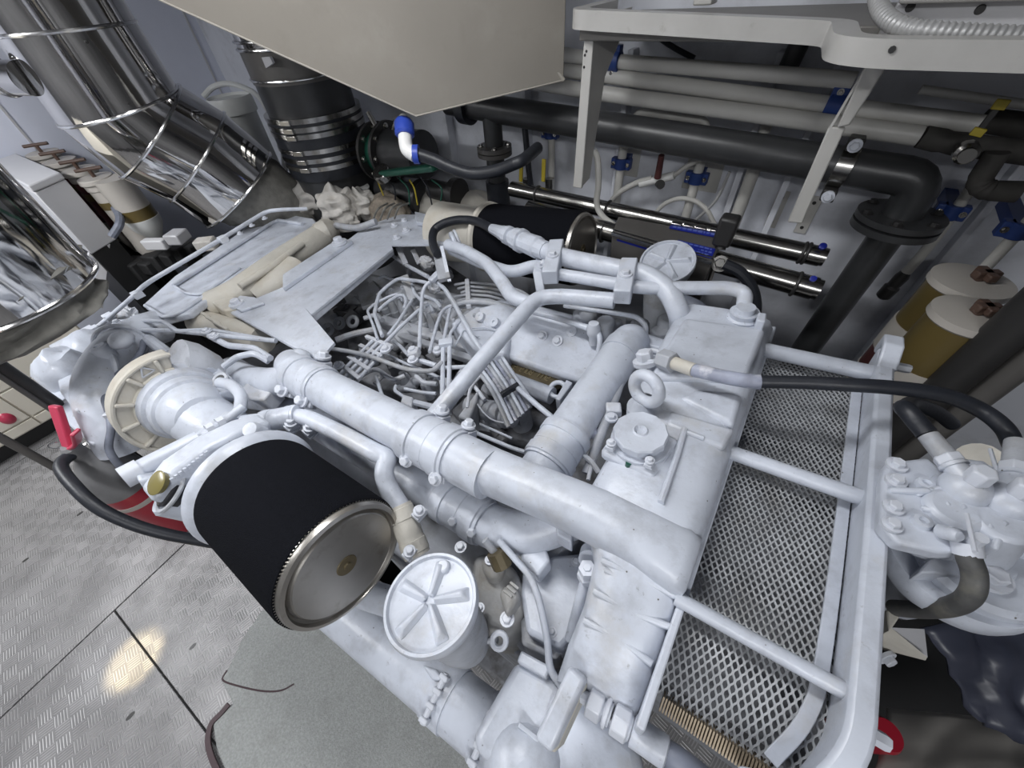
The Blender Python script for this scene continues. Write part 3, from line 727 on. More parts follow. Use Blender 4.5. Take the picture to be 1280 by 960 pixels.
# small plates with screws beside the strut foot
for px, py, lb in ((971, 262, 'narrow white screw plate left of the strut foot'), (1010, 269, 'narrow white screw plate right of the strut foot')):
    p = WY(px, py, Y1-.004); m = M().bx(p.x-.022, p.x+.022, Y1-.008, Y1, p.z-.075, p.z+.075); o = tag(m.obj('screw_plate', 'postwhite', bevel=.002), lb, 'plate', 'screw plates at the strut foot')
    for s in (-.05, .05): M().rev((p.x, Y1-.008, p.z+s), (0, -1, 0), [(0, .007), (.003, .006)], 10).obj('screw', 'postdark', o)
# loops of white hose and the valve between the pipes
def whose(pix, rpx, lb, y=1.83, mt='whitepipe', nm='white_hose', grp=None):
    P = [WY(px, py, y) for px, py in pix]; return tag(M().hose(P, dep(P[0])/FPX*rpx, 10).obj(nm, mt), lb, 'hose', grp)
whose([(820, 265), (832, 254), (850, 248), (868, 251), (883, 262), (893, 280)], 2.6, 'thin white hose arched above the pump unit')
whose([(765, 250), (775, 240), (795, 229), (815, 223)], 3.2, 'white hose running up to the brown-handled valve')
whose([(843, 219), (860, 207), (885, 195)], 2.8, 'white hose leaving the brown-handled valve')
whose([(912, 215), (895, 250), (870, 275)], 2.0, 'thin grey hose crossing behind the pump unit', mt='conduit')
whose([(742, 188), (747, 200), (748, 230), (746, 255), (753, 270), (768, 282)], 4, 'white hose hanging just right of the white bracket', y=1.55)
t = thing('ball_valve', 'small valve with brown upright handle between two white hoses', 'valve', WY(825, 222, 1.83))
part(M().cyl(WY(800, 230, 1.83), WY(843, 219, 1.83), .016, n=14), 'body', 'pvc', t)
part(M().cyl(WY(822, 222, 1.80), WY(827, 194, 1.78), .015, .012, 12), 'handle', 'maroon', t)
part(M().cyl(WY(824, 229, 1.83), WY(826, 231, 1.80), .018, n=12), 'drain_cap', 'postdark', t)
run([(793, 148), (800, 140), (845, 146), (880, 150), (884, 165)], 1.80, 4.5, 'whitepipe', 'bent_pipe', 'white bent pipe arched just above the black seawater pipe', fil=.05)
whose([(803, 26), (815, 40), (840, 58), (868, 73)], 3.0, 'black cable curving down under the shelf', y=1.85, mt='rubber', nm='black_cable')
run([(1005, 42), (985, 85)], 1.88, 12, 'blackpipe', 'dark_pipe', 'short dark pipe under the shelf, left of the strut')
for px, py, q in ((655, 205, 'left'), (683, 205, 'right')):
    t = thing('ball_valve', 'tiny valve with yellow lever, %s of the pair left of the white bracket' % q, 'valve', WY(px, py+20, 1.78), 'yellow-levered valves left of the bracket')
    part(M().bar([WY(px-3, py-6, 1.72), WY(px-4, py+22, 1.72)], .02, .008, up=(0, 1, 0)), 'lever', 'yellow', t, bevel=.002)
    part(M().cyl(WY(px+4, py+18, 1.76), WY(px+4, py+36, 1.76), .022, n=14), 'body', 'steel', t)
whose([(655, 150), (658, 180), (661, 212), (664, 235)], 4, 'black flexible hose dropping behind the drain hose', y=1.75, mt='rubber', nm='flexible_hose')

# white brackets under the shelf
t = thing('shelf_bracket', 'white tapered sheet-metal bracket hanging from the shelf edge', 'bracket', WY(722, 236, 1.47))
q = [WY(*p, 1.45) for p in ((731, 22), (745, 22), (726, 233), (718, 236))]
part(M().prism([WY(732, 20, 1.45), WY(744, 20, 1.45), WY(727, 236, 1.45), WY(716, 234, 1.45)], (0, .012, 0)), 'face', 'postwhite', t, bevel=.003)
a, b = WY(743, 22, 1.455), WY(727, 234, 1.455)
part(M().prism([a, a+V((0, .30, 0)), a+V((0, .24, -.06)), a+V((0, .12, -.16)), b+V((0, .07, .01)), b], (-.006, 0, 0)), 'web', 'postwhite', t, bevel=.001)
for px, py in ((733, 64), (731, 69), (730, 84)): part(M().rev(WY(px, py, 1.449), (0, -1, 0), [(0, .004), (.002, .003)], 8), 'screw', 'postdark', t)
t = thing('strut', 'slanting white strut from the shelf down past the seawater pipe', 'bracket', WY(1000, 285, 1.55))
sa, sb, sc_ = WY(1100, 78, 1.40), WY(1050, 158, 1.50), WY(990, 292, 1.60)
m = M(); m.prism([WY(1083, 80, 1.42), WY(1110, 82, 1.42), WY(1062, 157, 1.42), WY(1046, 160, 1.42)], (0, .012, 0)); part(m, 'upper_leg', 'postwhite', t, bevel=.004)
m = M(); m.prism([WY(1036, 158, 1.43), WY(1057, 160, 1.43), WY(1010, 262, 1.43), WY(1003, 280, 1.43), WY(984, 278, 1.43)], (0, .014, 0)); part(m, 'lower_leg', 'postwhite', t, bevel=.004)
m = M(); m.prism([WY(1083, 80, 1.43), WY(1036, 160, 1.43), WY(1036, 160, 1.60), WY(1083, 80, 1.60)], (.006, 0, 0)); part(m, 'web', 'postwhite', t)
# shelf: board, rolled rail, conduit and a bolted panel on top
ysh = 1.42
zs1 = WY(900, 25, ysh).z
t = thing('shelf', 'white shelf with rounded edge rail along the top of the back wall', 'shelf', (.0, 1.7, zs1))
xA = WY(722, 8, ysh).x; xB = WY(1043, 48, ysh).x
part(M().bx(xA, X1-.02, ysh+.02, Y1-.004, zs1-.045, zs1-.015), 'board', 'shelfdark', t, bevel=.004)
zs2 = 1.440
rail = [V((xA-.004, ysh+.25, zs1+.008)), V((xA-.004, ysh, zs1+.008)), V((xB-.05, ysh, zs1-.022)), V((xB+.005, ysh-.01, zs1-.025)), V((xB+.025, ysh-.16, zs2)), V((xB+.10, ysh-.20, zs2)), V((1.5, ysh-.20, zs2))]
part(M().bar(fillet(rail, .05), .05, .044), 'rail', 'shelfrail', t, bevel=.016, seg=4)
part(M().bx(xB+.08, X1-.02, ysh-.2, ysh+.02, zs2-.02, zs2+.012), 'step_board', 'shelfrail', t, bevel=.004)
part(M().rev(WY(1115, 62, ysh-.225), (0, -1, 0), [(0, .006), (.002, .005)], 8), 'screw', 'postdark', t)
# corrugated conduit
zc = zs1+.055
pc = [WY(1094, -30, 1.45), WY(1097, 0, 1.40), WY(1106, 20, 1.34), WY(1130, 34, 1.29), WY(1180, 40, 1.27), WY(1310, 48, 1.27)]
pts = smooth(pc, 40); pts2 = []; acc = 0; rads = []
Lc = [0]
for i in range(1, len(pts)): Lc.append(Lc[-1]+(pts[i]-pts[i-1]).length)
n = int(Lc[-1]/.0026); rc = dep(pc[4])/FPX*10.5; j = 0
for k in range(n):
    s = Lc[-1]*k/n
    while Lc[j+1] < s: j += 1
    pts2.append(pts[j].lerp(pts[j+1], (s-Lc[j])/(Lc[j+1]-Lc[j]))); rads.append(rc*(1 if k % 4 < 2 else .86))
tag(M().tube(pts2, rads, 16).obj('conduit', 'conduit', ang=80), 'grey corrugated conduit lying along the shelf edge at top right', 'conduit')
pn = [WY(1122, 3, 1.44), WY(1290, 5, 1.44)]
zb_ = WY(1130, 30, 1.44).z
t = thing('bolted_panel', 'light grey metal panel with dark bolts behind the corrugated conduit', 'panel', (pn[0].x+.2, 1.44, zb_))
part(M().bx(pn[0].x, 1.3, 1.44, 1.46, zb_-.02, WY(1130, 3, 1.44).z), 'panel_sheet', 'panelgrey', t, bevel=.003)
part(M().bx(pn[0].x, 1.3, 1.40, 1.50, WY(1130, 3, 1.44).z, WY(1130, 3, 1.44).z+.2), 'upper_case', 'shelfrail', t, bevel=.006)
for px, py in ((1138, 9), (1225, 12)): part(M().rev(WY(px, py, 1.44), (0, -1, 0), [(0, .0085), (.004, .007)], 14), 'panel_bolt', 'postdark', t)
p = WY(884, 2, 1.55); tag(M().bx(p.x-.025, p.x+.025, 1.5, 1.56, zs1+.022, zs1+.06).obj('clip', 'postwhite', bevel=.004), 'small white clip standing on the shelf above the pipes', 'clip')
# black insulated pipes right of the strut
def ins(pix, y, rpx, lb, nm='insulated_pipe'):
    P = [WY(px, py, y) for px, py in pix]; r = dep(P[0])/FPX*rpx
    Q = fillet(P, .05); return tag(M().tube(Q, [r*(1+.06*math.sin(i*2.1)) for i in range(len(Q))], 16).obj(nm, 'rough_dark'), lb, 'pipe')
ins([(1152, 171), (1195, 180), (1300, 193)], 1.70, 12, 'black foam-insulated end of the lowest white pipe')
ins([(1247, 190), (1222, 228), (1232, 238), (1275, 240)], 1.66, 12, 'black insulated elbow turning under the insulated pipe')
ins([(1228, 150), (1300, 160)], 1.80, 13, 'dark insulated pipe end in the shade at top right')
t = thing('ball_valve', 'dull brass valve with yellow-tipped lever on the insulated pipe', 'valve', WY(1205, 187, 1.6))
part(M().bar([WY(1222, 166, 1.58), WY(1252, 128, 1.58)], .014, .008, up=(0, 1, 0)), 'lever', 'postdark', t, bevel=.002)
for a, b in (((1246, 137), (1256, 124)), ((1218, 170), (1227, 160))): part(M().bar([WY(*a, 1.575), WY(*b, 1.575)], .026, .010, up=(0, 1, 0)), 'lever_grip', 'yellow', t, bevel=.002)
part(M().rev(WY(1207, 188, 1.64), (0, -1, 0), [(0, .026), (.03, .026), (.036, .018), (.05, .018)], 12), 'body', 'steel', t)

# chrome membrane cylinders and control box of the watermaker
yc1, yc2 = 1.66, 1.50
t = thing('watermaker', 'stainless watermaker with twin cylinders and blue-labelled cover behind the engine', 'watermaker', WY(840, 330, 1.55))
def cyl_run(a, b, y, rpx, nm, mt, ends=True):
    p, q = WY(*a, y), WY(*b, y); r = dep(q)/FPX*rpx
    return part(M().cyl(p, q, r, n=36), nm, mt, t), p, q, r
o, p, q, r = cyl_run((640, 236), (1027, 321), yc1, 12, 'upper_cylinder', 'steel')
d = (q-p).normalized()
for s, k in ((1003, 316), (1008, 317), (672, 243), (760, 262)):
    c = WY(s, k, yc1); part(M().torus(c, d, r*1.0, .006, 32), 'groove_ring', 'postdark', t)
part(M().cyl(q-d*.001, q+d*.012, r*.9, n=32), 'end_cap', 'steel', t)
part(M().rev(WY(1024, 314, yc1-.02), (0, -.6, .8), [(r*.9, .012), (r*1.02+.004, .012), (r*1.02+.006, .009)], 12), 'label_spot', 'bluelabel', t)
o, p, q, r = cyl_run((660, 262), (1018, 361), yc2, 14, 'lower_cylinder', 'steel')
d = (q-p).normalized()
for s, k in ((995, 355), (755, 290)): part(M().torus(WY(s, k, yc2), d, r, .006, 32), 'groove_ring', 'postdark', t)
part(M().cyl(q-d*.001, q+d*.015, r*.9, n=32), 'end_cap', 'steel', t)
part(M().rev(WY(1013, 352, yc2-.03), (0, -.7, .7), [(r*.7, .010), (r*.98, .010), (r, .007)], 12), 'label_spot', 'bluelabel', t)
# cover
zc1 = .86
A_, B_, C_, D_ = WY(773, 270, 1.52), WY(906, 294, 1.52), WY(890, 328, 1.37), WY(765, 291, 1.37)
m = M(); m.add([A_, B_, C_, D_, A_+V((0, .03, -.22)), B_+V((0, .03, -.22)), C_+V((0, .03, -.2)), D_+V((0, .03, -.2))], [[0, 1, 2, 3], [7, 6, 5, 4], [0, 4, 5, 1], [1, 5, 6, 2], [2, 6, 7, 3], [3, 7, 4, 0]])
part(m, 'cover', 'postgrey', t, bevel=.006)
part(M().bar([D_+V((0, -.004, 0)), C_+V((0, -.004, 0))], .010, .010), 'bright_edge', 'chromering', t)
part(M().bar([D_+(A_-D_)*.12+V((0, -.002, .004)), C_+(B_-C_)*.12+V((0, -.002, .004))], .006, .006), 'bright_edge', 'chromering', t)
cn = (B_-A_).cross(D_-A_).normalized(); cn = cn if cn.z > 0 else -cn
def on_cover(u, v): return A_.lerp(B_, u).lerp(D_.lerp(C_, u), v)+cn*.003
def label(u0, u1, v0, v1, rows):
    o = part(M().prism([on_cover(u0, v0), on_cover(u1, v0), on_cover(u1, v1), on_cover(u0, v1)], cn*.002), 'label', 'bluelabel', t)
    rnd = random.Random(5); m = M()
    for i in range(rows):
        v = v0+(v1-v0)*(i+.6)/(rows+.3); h = (v1-v0)*.22/rows; u = u0+(u1-u0)*.06
        while u < u1-(u1-u0)*.1:
            w = rnd.uniform(.012, .04); w = min(w, u1-.01-u)
            m.prism([on_cover(u, v-h)+cn*.002, on_cover(u+w, v-h)+cn*.002, on_cover(u+w, v+h)+cn*.002, on_cover(u, v+h)+cn*.002], cn*.0008); u += w+.012
    part(m, 'label_print', 'labeltext', o)
label(.64, .98, .58, .92, 3); label(.52, .98, .02, .18, 1)
f0, f1 = D_.lerp(C_, .06), D_.lerp(C_, .42); dn_ = V((0, .02, -.055))
part(M().prism([f0+dn_*.35+V((0, -.006, 0)), f1+dn_*.35+V((0, -.006, 0)), f1+dn_*1.2+V((0, -.006, 0)), f0+dn_*1.2+V((0, -.006, 0))], (0, .004, 0)), 'label', 'bluelabel', t)
for k, u in enumerate((.57, .68, .79, .92)):
    a = on_cover(u, -.03); part(M().box(a, (B_-A_).normalized()*.02, (0, .012, 0), (0, 0, .01)), 'cover_clip', 'steel', t, bevel=.003)
# dark valve pair near the cover's right corner
t = thing('solenoid_valve', 'small dark solenoid valve with steel nut beside the watermaker cover', 'valve', WY(905, 330, 1.42))
part(M().cyl(WY(912, 270, 1.5), WY(900, 312, 1.45), .018, n=14), 'stem', 'postdark', t)
part(M().box(WY(908, 288, 1.46), (.03, 0, 0), (0, .03, 0), (0, 0, .05)), 'coil', 'postdark', t, bevel=.01)
part(M().bolt(WY(900, 330, 1.40), (0, -.8, .6), .018), 'nut', 'steel', t)
part(M().cyl(WY(898, 318, 1.42), WY(882, 365, 1.42), .008, n=10), 'thin_tube', 'steel', t)
m = M().hose([WY(*p, 1.36) for p in ((905, 330), (925, 340), (940, 360), (945, 385), (940, 410))], .018, 10); tag(m.obj('black_hose', 'rubber'), 'black hose curving down beside the watermaker cylinders', 'hose')

# sight-glass canisters, lower right of the wall
def canister(px, py, y, rpx, lb, zbot):
    p = WY(px, py, y); r = dep(p)/FPX*rpx
    t = thing('sight_glass_canister', lb, 'canister', (p.x, p.y, zbot), 'amber sight-glass canisters at right')
    part(M().rev(p, (0, 0, -1), [(-.004, r*.6), (0, r), (.02, r*1.01), (.026, r*.95)], 40), 'lid', 'canlid', t)
    H_ = p.z-zbot
    part(M().cyl(p-V((0, 0, .026)), p-V((0, 0, H_*.36)), r*.93, n=40), 'sight_glass', 'olive', t)
    part(M().cyl(p-V((0, 0, H_*.36)), p-V((0, 0, H_*.60)), r*.97, n=40), 'body_band', 'canlid', t)
    part(M().cyl(p-V((0, 0, H_*.60)), p-V((0, 0, H_*.80)), r*.92, n=40), 'lower_glass', 'maroon', t)
    part(M().cyl(p-V((0, 0, H_*.80)), (p.x, p.y, zbot), r*.95, n=40), 'base', 'canlid', t)
    c = p+V((.02, .01, .02)); hm = M()
    for k in (0, 1): hm.bar([c-V((math.cos(k*1.5+.5), math.sin(k*1.5+.5), 0))*r*.33, c+V((math.cos(k*1.5+.5), math.sin(k*1.5+.5), 0))*r*.33], .026, .022)
    hm.cyl(p, c, .016, n=10); part(hm, 'cross_handle', 'handlebrown', t, bevel=.004)
canister(1216, 350, 1.60, 41, 'amber sight-glass canister with cross handle, the one nearer the wall', .38)
canister(1215, 392, 1.40, 40, 'amber sight-glass canister half hidden by the dark posts', .36)
# dark upright posts at right
for px, py, z, r, mt, lb in ((1205, 462, .75, .045, 'postdark', 'thick dark upright post just right of the canisters'), (1222, 470, .75, .014, 'postgrey', 'thin grey upright tube between the dark posts'), (1250, 475, .75, .034, 'postgrey', 'dark grey upright post nearest the right edge')):
    p = W(px, py, z); tag(M().cyl((p.x, p.y, ZB), (p.x, p.y, CEIL-.02), r, n=20).obj('upright_post', mt), lb, 'post')
# lower right: dark plastic bag, draped cover, red can
def drape(name, pix, zf, mt, lb, cat, nu=26, nv=18, amp=.03, seed=1, thick=.006):
    (a, b, c, d) = pix; vs = []
    for j in range(nv+1):
        for i in range(nu+1):
            u, v = i/nu, j/nv
            px = (a[0]*(1-u)+b[0]*u)*(1-v)+(d[0]*(1-u)+c[0]*u)*v; py = (a[1]*(1-u)+b[1]*u)*(1-v)+(d[1]*(1-u)+c[1]*u)*v
            p = W(px, py, zf(u, v)); p.z += amp*noise.noise(V((u*4+seed, v*4, seed)))+amp*.7*abs(math.sin((u+v*.6)*7+2*noise.noise(V((u*3, v*3, seed+5)))))
            vs.append(p)
    n = nu+1; m = M(); m.add(vs, [[j*n+i, j*n+i+1, (j+1)*n+i+1, (j+1)*n+i] for j in range(nv) for i in range(nu)])
    o = m.obj(name, mt, ang=70); s = o.modifiers.new('solid', 'SOLIDIFY'); s.thickness = thick; s.offset = -1
    return tag(o, lb, cat)
drape('plastic_bag', ((1150, 785), (1330, 740), (1340, 960), (1215, 900)), lambda u, v: .50-.12*v, 'bag', 'dark navy plastic bag crumpled at the lower right edge', 'bag', amp=.028, seed=4, nu=18, nv=12)
drape('dust_cover', ((1108, 885), (1330, 905), (1330, 1010), (1085, 1010)), lambda u, v: .22+.10*math.sin(v*1.5), 'cover', 'plain grey-brown cover draped at the bottom right corner', 'cover', amp=.008, seed=2)
p = W(1102, 918, .33); t = thing('red_can', 'red can glimpsed behind the guard frame at bottom right', 'can', (p.x, p.y, .1))
part(M().cyl((p.x, p.y, .1), (p.x, p.y, .34), .035, n=24), 'can_body', 'red', t); part(M().rev((p.x, p.y, .34), (0, 0, 1), [(0, .035), (.012, .03), (.012, .026)], 24), 'rim', 'red', t)
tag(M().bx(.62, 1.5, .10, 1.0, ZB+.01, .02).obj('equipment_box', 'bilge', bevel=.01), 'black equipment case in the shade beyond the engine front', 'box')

# ================================================================== the engine
BASE = V((-1.0, .66, -.40))
eng = thing('marine_engine', 'large white-painted vee marine diesel engine with pipes, filters and mesh guard', 'engine', to_w(BASE))
eng.rotation_euler = (0, -TILT, 0)
def ep(m, name, mt='white', parent=None, label=None, **k):     # part (or sub-part) from engine-frame geometry
    m.v = [tuple(V(p)-BASE) for p in m.v]
    o = m.obj(name, mt, parent or eng, **k)
    if label: o['label'] = label
    return o
def rp(p, px): return px*depE(p)/FPX
XA, YA, ZA = V((1, 0, 0)), V((0, 1, 0)), V((0, 0, 1))
def path(pix): return [E(*q[:3]) for q in pix]
def pipe(name, pix, rpx, mt='white', parent=None, fil=.03, n=14, curve=False, label=None):
    P = path(pix); r = rp(P[len(P)//2], rpx); m = M()
    (m.hose(P, r, n) if curve else m.pipe(P, r, fil, n)); return ep(m, name, mt, parent, label)
def prism(name, pix, zt, dz, mt='white', parent=None, bevel=.006, seg=3, label=None):
    P = [E(q[0], q[1], q[2] if len(q) > 2 else zt) for q in pix]
    return ep(M().prism(P, (0, 0, -dz)), name, mt, parent, label, bevel=bevel, seg=seg)
def bolt(px, py, z, rpx, ax=ZA, parent=None, mt='bolt', name='bolt', washer=True, h=None):
    p = E(px, py, z); return ep(M().bolt(p, ax, rp(p, rpx), h, washer), name, mt, parent)
def sleeve(name, a, b, r, parent=None, mt='white'):            # rubber sleeve with two bands on a pipe run
    d = (b-a).normalized(); L_ = (b-a).length
    o = ep(M().rev(a, d, [(0, r*.93), (0, r*1.05), (L_*.05, r*1.06), (L_*.07, r*1.12), (L_*.29, r*1.12), (L_*.30, r*1.05), (L_*.38, r*1.05), (L_*.39, r*1.07), (L_*.61, r*1.07), (L_*.62, r*1.05), (L_*.70, r*1.05), (L_*.71, r*1.12), (L_*.93, r*1.12), (L_*.95, r*1.06), (L_, r*1.05), (L_, r*.93)], 36), name, mt, parent, ang=25)
    return o
def tbolt(px, py, z, rpx, ax=ZA, parent=None):                 # clamp lug with its bolt
    p = E(px, py, z+.008); r = rp(p, rpx*1.0); p = p+V(ax).normalized()*r*.7; u, w = perp(ax)
    m = M().bolt(p, ax, r, r*1.3); m.box(p-V(ax).normalized()*r*1.3, u*r*1.7, w*r*1.2, V(ax).normalized()*r*.55); m.box(p-V(ax).normalized()*r*2.3, u*r*1.5, w*r*1.4, V(ax).normalized()*r*.4)
    m.cyl(p-V(ax).normalized()*r*3.2, p, r*.6, n=8)
    return ep(m, 'clamp_bolt', 'bolt', parent, bevel=.001)

# ---- block and heads (mostly seen as dark depth between the pipes)
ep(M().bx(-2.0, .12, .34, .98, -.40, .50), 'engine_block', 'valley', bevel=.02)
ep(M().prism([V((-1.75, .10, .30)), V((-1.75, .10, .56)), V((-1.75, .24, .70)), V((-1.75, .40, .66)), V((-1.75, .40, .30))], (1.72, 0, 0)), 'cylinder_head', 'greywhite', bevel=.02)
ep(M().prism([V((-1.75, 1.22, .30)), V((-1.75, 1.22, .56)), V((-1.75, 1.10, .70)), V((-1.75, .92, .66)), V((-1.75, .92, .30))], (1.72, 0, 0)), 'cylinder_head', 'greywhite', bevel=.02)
for y in (.05, 1.2): 
    for x in (-1.7, -.2): ep(M().bx(x-.08, x+.08, y-.02, y+.10, -.40, .12), 'engine_mount', 'valley', bevel=.01)
# ---- near coolant pipe, running forward into the header tank
zp = .90
pa, pb = E(372, 468, zp), E(536, 553, zp); yP = (pa.y+pb.y)/2
r1 = rp(E(455, 505, zp), 26)
A1 = V((E(366, 468, zp).x, yP, zp)); B1 = V((E(590, 582, zp).x, yP, zp))
cool = ep(M().pipe([A1+V((-.10, .035, -.035)), A1, B1, V((-.20, yP, zp))], r1, .08, 32), 'coolant_pipe')
sa, sb = V((E(512, 543, zp).x, yP, zp)), V((E(572, 572, zp).x, yP, zp)); sleeve('hose_sleeve', sa, sb, r1*1.03, cool)
sleeve('hose_sleeve', V((E(366, 470, zp).x, yP, zp)), V((E(402, 488, zp).x, yP, zp)), r1*1.02, cool)
for q in ((510, 574), (546, 597)): tbolt(*q, zp-.01, 6, V((.25, -.75, .6)), cool)
for q in ((552, 517), (585, 535)): tbolt(*q, zp+.02, 6, V((.1, .45, .9)), cool)
for q in ((357, 488), (381, 501)): tbolt(*q, zp-.01, 6, V((.1, -.6, .8)), cool)
for q in ((404, 450),): tbolt(*q, zp, 6, V((.1, .5, .85)), cool)
# flattened duct where it swells into the tank
secs = [(-.36, .049, .049, 0, 0), (-.26, .049, .048, .002, .0), (-.16, .048, .046, .007, .004), (-.06, .048, .045, .013, .008), (.04, .048, .047, .017, .010), (.12, .048, .051, .016, .008), (.185, .046, .056, .012, .006), (.203, .041, .052, .012, .002), (.206, .026, .038, .012, -.004)]
vs = []; n = 28
for x, rz, ry, oy, oz in secs:
    for k in range(n):
        a = 2*math.pi*k/n; c, s = math.cos(a), math.sin(a); e = .72
        vs.append(V((x, yP+oy+math.copysign(abs(c)**e, c)*ry, zp+oz+math.copysign(abs(s)**e, s)*rz)))
m = M(); m.add(vs, [[i*n+k, i*n+(k+1) % n, (i+1)*n+(k+1) % n, (i+1)*n+k] for i in range(len(secs)-1) for k in range(n)]+[list(range(n))[::-1], list(range((len(secs)-1)*n, len(secs)*n))])
ep(m, 'tank_duct', 'white', ang=60)
# turbo outlet elbow feeding it
pipe('outlet_elbow', ((290, 462, .80), (312, 474, .82), (345, 478, .86), (372, 468, .90)), 19, n=24, curve=True)
prism('elbow_branch', ((336, 462), (372, 430), (384, 436), (384, 446), (352, 478)), .925, .07, bevel=.02)
# ---- second coolant pipe below it
z2 = .755
y2 = E(500, 590, z2).y
r2 = rp(E(520, 600, z2), 23)
X_ = lambda px, py, z: E(px, py, z).x
low = ep(M().pipe([V((X_(330, 500, z2), y2+.0, z2)), V((X_(560, 622, z2), y2, z2)), V((X_(655, 655, z2), y2, z2)), V((X_(700, 655, z2)+.04, y2+.13, z2+.02))], r2, .10, 28), 'lower_coolant_pipe')
sleeve('hose_sleeve', V((X_(556, 612, z2), y2, z2)), V((X_(615, 645, z2), y2, z2)), r2*1.03, low)
for q in ((570, 648), (593, 662)): tbolt(*q, z2+.015, 6, V((.2, -.75, .6)), low)
for q in ((491, 564),): tbolt(*q, z2+.06, 5, V((.2, .2, .9)), low)
# ---- slim pipe arching to the breather
slim = pipe('vent_pipe', ((306, 528, .86), (345, 524, .88), (378, 519, .885), (425, 541, .885), (470, 566, .885), (486, 572, .88), (479, 588, .87), (484, 608, .85), (504, 640, .82)), 11.5, n=18, fil=.05)
a, b = E(329, 527, .875), E(374, 519, .885); sleeve('hose_sleeve', a, b, rp(a, 12.5), slim)
a, b = E(498, 632, .83), E(522, 694, .76); sleeve('hose_sleeve', a, b, rp(a, 15), slim, 'cream')
ep(M().cyl(E(500, 636, .825), E(519, 686, .77), rp(E(510, 660, .8), 12), n=18), 'hose_end', 'cream', slim)
for q in ((524, 640, .83), (512, 690, .79), (365, 530, .87), (388, 536, .86)): tbolt(*q, 5, V((.3, .1, .9)), slim)
# ---- near air filter
def air_filter(x0, x1, y, z, R, lb):
    fo = ep(M().rev((x1, y, z), (1, 0, 0), [(0, R*.9), (.008, R*.985), (.02, R), (x0-x1-.014, R), (x0-x1-.004, R*.985), (x0-x1-.003, R*.95)], 72), 'air_filter', 'foam', None, lb, ang=40)
    ep(M().rev((x0-.012, y, z), (1, 0, 0), [(0, R*.95), (.014, R*.955), (.022, R*.94), (.024, R*.88), (.016, R*.86), (.012, R*.83), (.020, R*.80), (.022, R*.78), (.021, .03), (.021, .001)], 72), 'end_cap', 'capmetal', fo, 'brushed steel end cap of the black air filter', ang=25)
    ep(M().rev((x0+.009, y, z), (1, 0, 0), [(0, .022), (.002, .021), (.002, .008), (.006, .007), (.006, .001)], 24), 'cap_screw', 'brass_brown', fo)
    mm = M(); N_ = 120
    for k in range(N_):
        a = 2*math.pi*k/N_; mm.box((x0-.008, y+math.cos(a)*R*.962, z+math.sin(a)*R*.962), (.006, 0, 0), V((0, -math.sin(a), math.cos(a)))*.0012, V((0, math.cos(a), math.sin(a)))*.002)
    o = ep(mm, 'wire_edge', 'steel', fo); o['kind'] = 'stuff'
    return fo
zF, RF = .862, .137
nf = air_filter(-.365, -.705, .0, zF, RF, 'round black foam air filter')
ff = air_filter(-.50, -.95, 1.31, .885, .142, 'round black foam air filter')
# housings the filters push on to
ep(M().rev((-.70, .0, zF), (-1, 0, 0), [(-.02, .125), (0, .143), (.012, .148), (.022, .148), (.026, .135), (.036, .128), (.044, .10), (.07, .07)], 48), 'filter_flange', 'white', ang=30)
ep(M().rev((-.95, 1.31, .885), (-1, 0, 0), [(-.02, .12), (0, .148), (.012, .15), (.02, .145), (.025, .13), (.05, .12), (.09, .125), (.30, .135)], 48), 'filter_flange', 'cream', ang=30)
# strut with open tube across the flange
t0, t1 = EX(163, 593, -.90), EX(249, 549, -.90)
st_ = ep(M().cyl(t0, t1, rp(t1, 11), n=20), 'breather_tube'); d = (t1-t0).normalized()
ep(M().rev(t0-d*.0, -d, [(-.02, .026), (.014, .026), (.014, .018), (.002, .016)], 20), 'tube_end', 'bolt', st_)
t2 = EX(304, 508, -.90); ep(M().pipe([t1, EX(270, 535, -.90), t2], .011, .02, 12), 'thin_stem', 'white', st_)
for q in ((263, 536), (276, 528)): 
    c = EX(*q, -.90); ep(M().rev(c-d*.008, d, [(0, .017), (.016, .017)], 8), 'stem_nut', 'bolt', st_)
ep(M().beam(EX(206, 590, -.93), EX(296, 522, -.93), .05, .05, up=(1, 0, 0)), 'strut_plate', 'white', bevel=.010, seg=3)
fa = ep(M().bar([EX(*q, -.80) for q in ((196, 622), (222, 588), (262, 560), (300, 541), (332, 532))], .05, .07, up=(1, 0, 0)), 'flange_arm', 'white', bevel=.012, seg=3)
ep(M().bar([EX(*q, -.765) for q in ((240, 640), (252, 604), (280, 575), (312, 556), (338, 548))], .045, .03, up=(1, 0, 0)), 'flange_arm', 'greywhite', fa, bevel=.008)
for k in range(9):
    a, b = EX(214+k*5.4, 598-k*4.2, -.755), EX(216+k*5.4, 602-k*4.2, -.755); ep(M().beam(a, b, .006, .006), 'raised_mark', 'white', fa)
ep(M().rev(EX(316, 538, -.76), V((.3, -.3, .9)), [(-.03, .020), (.006, .021), (.012, .017), (.012, .008)], 18), 'pivot_boss', 'white', fa)
fpl = [EX(*q, -.84) for q in ((172, 600), (186, 620), (198, 632), (236, 648), (246, 620), (250, 590), (222, 592))]; ep(M().prism(fpl, (-.05, 0, -.01)), 'foot_plate', 'white', bevel=.008)
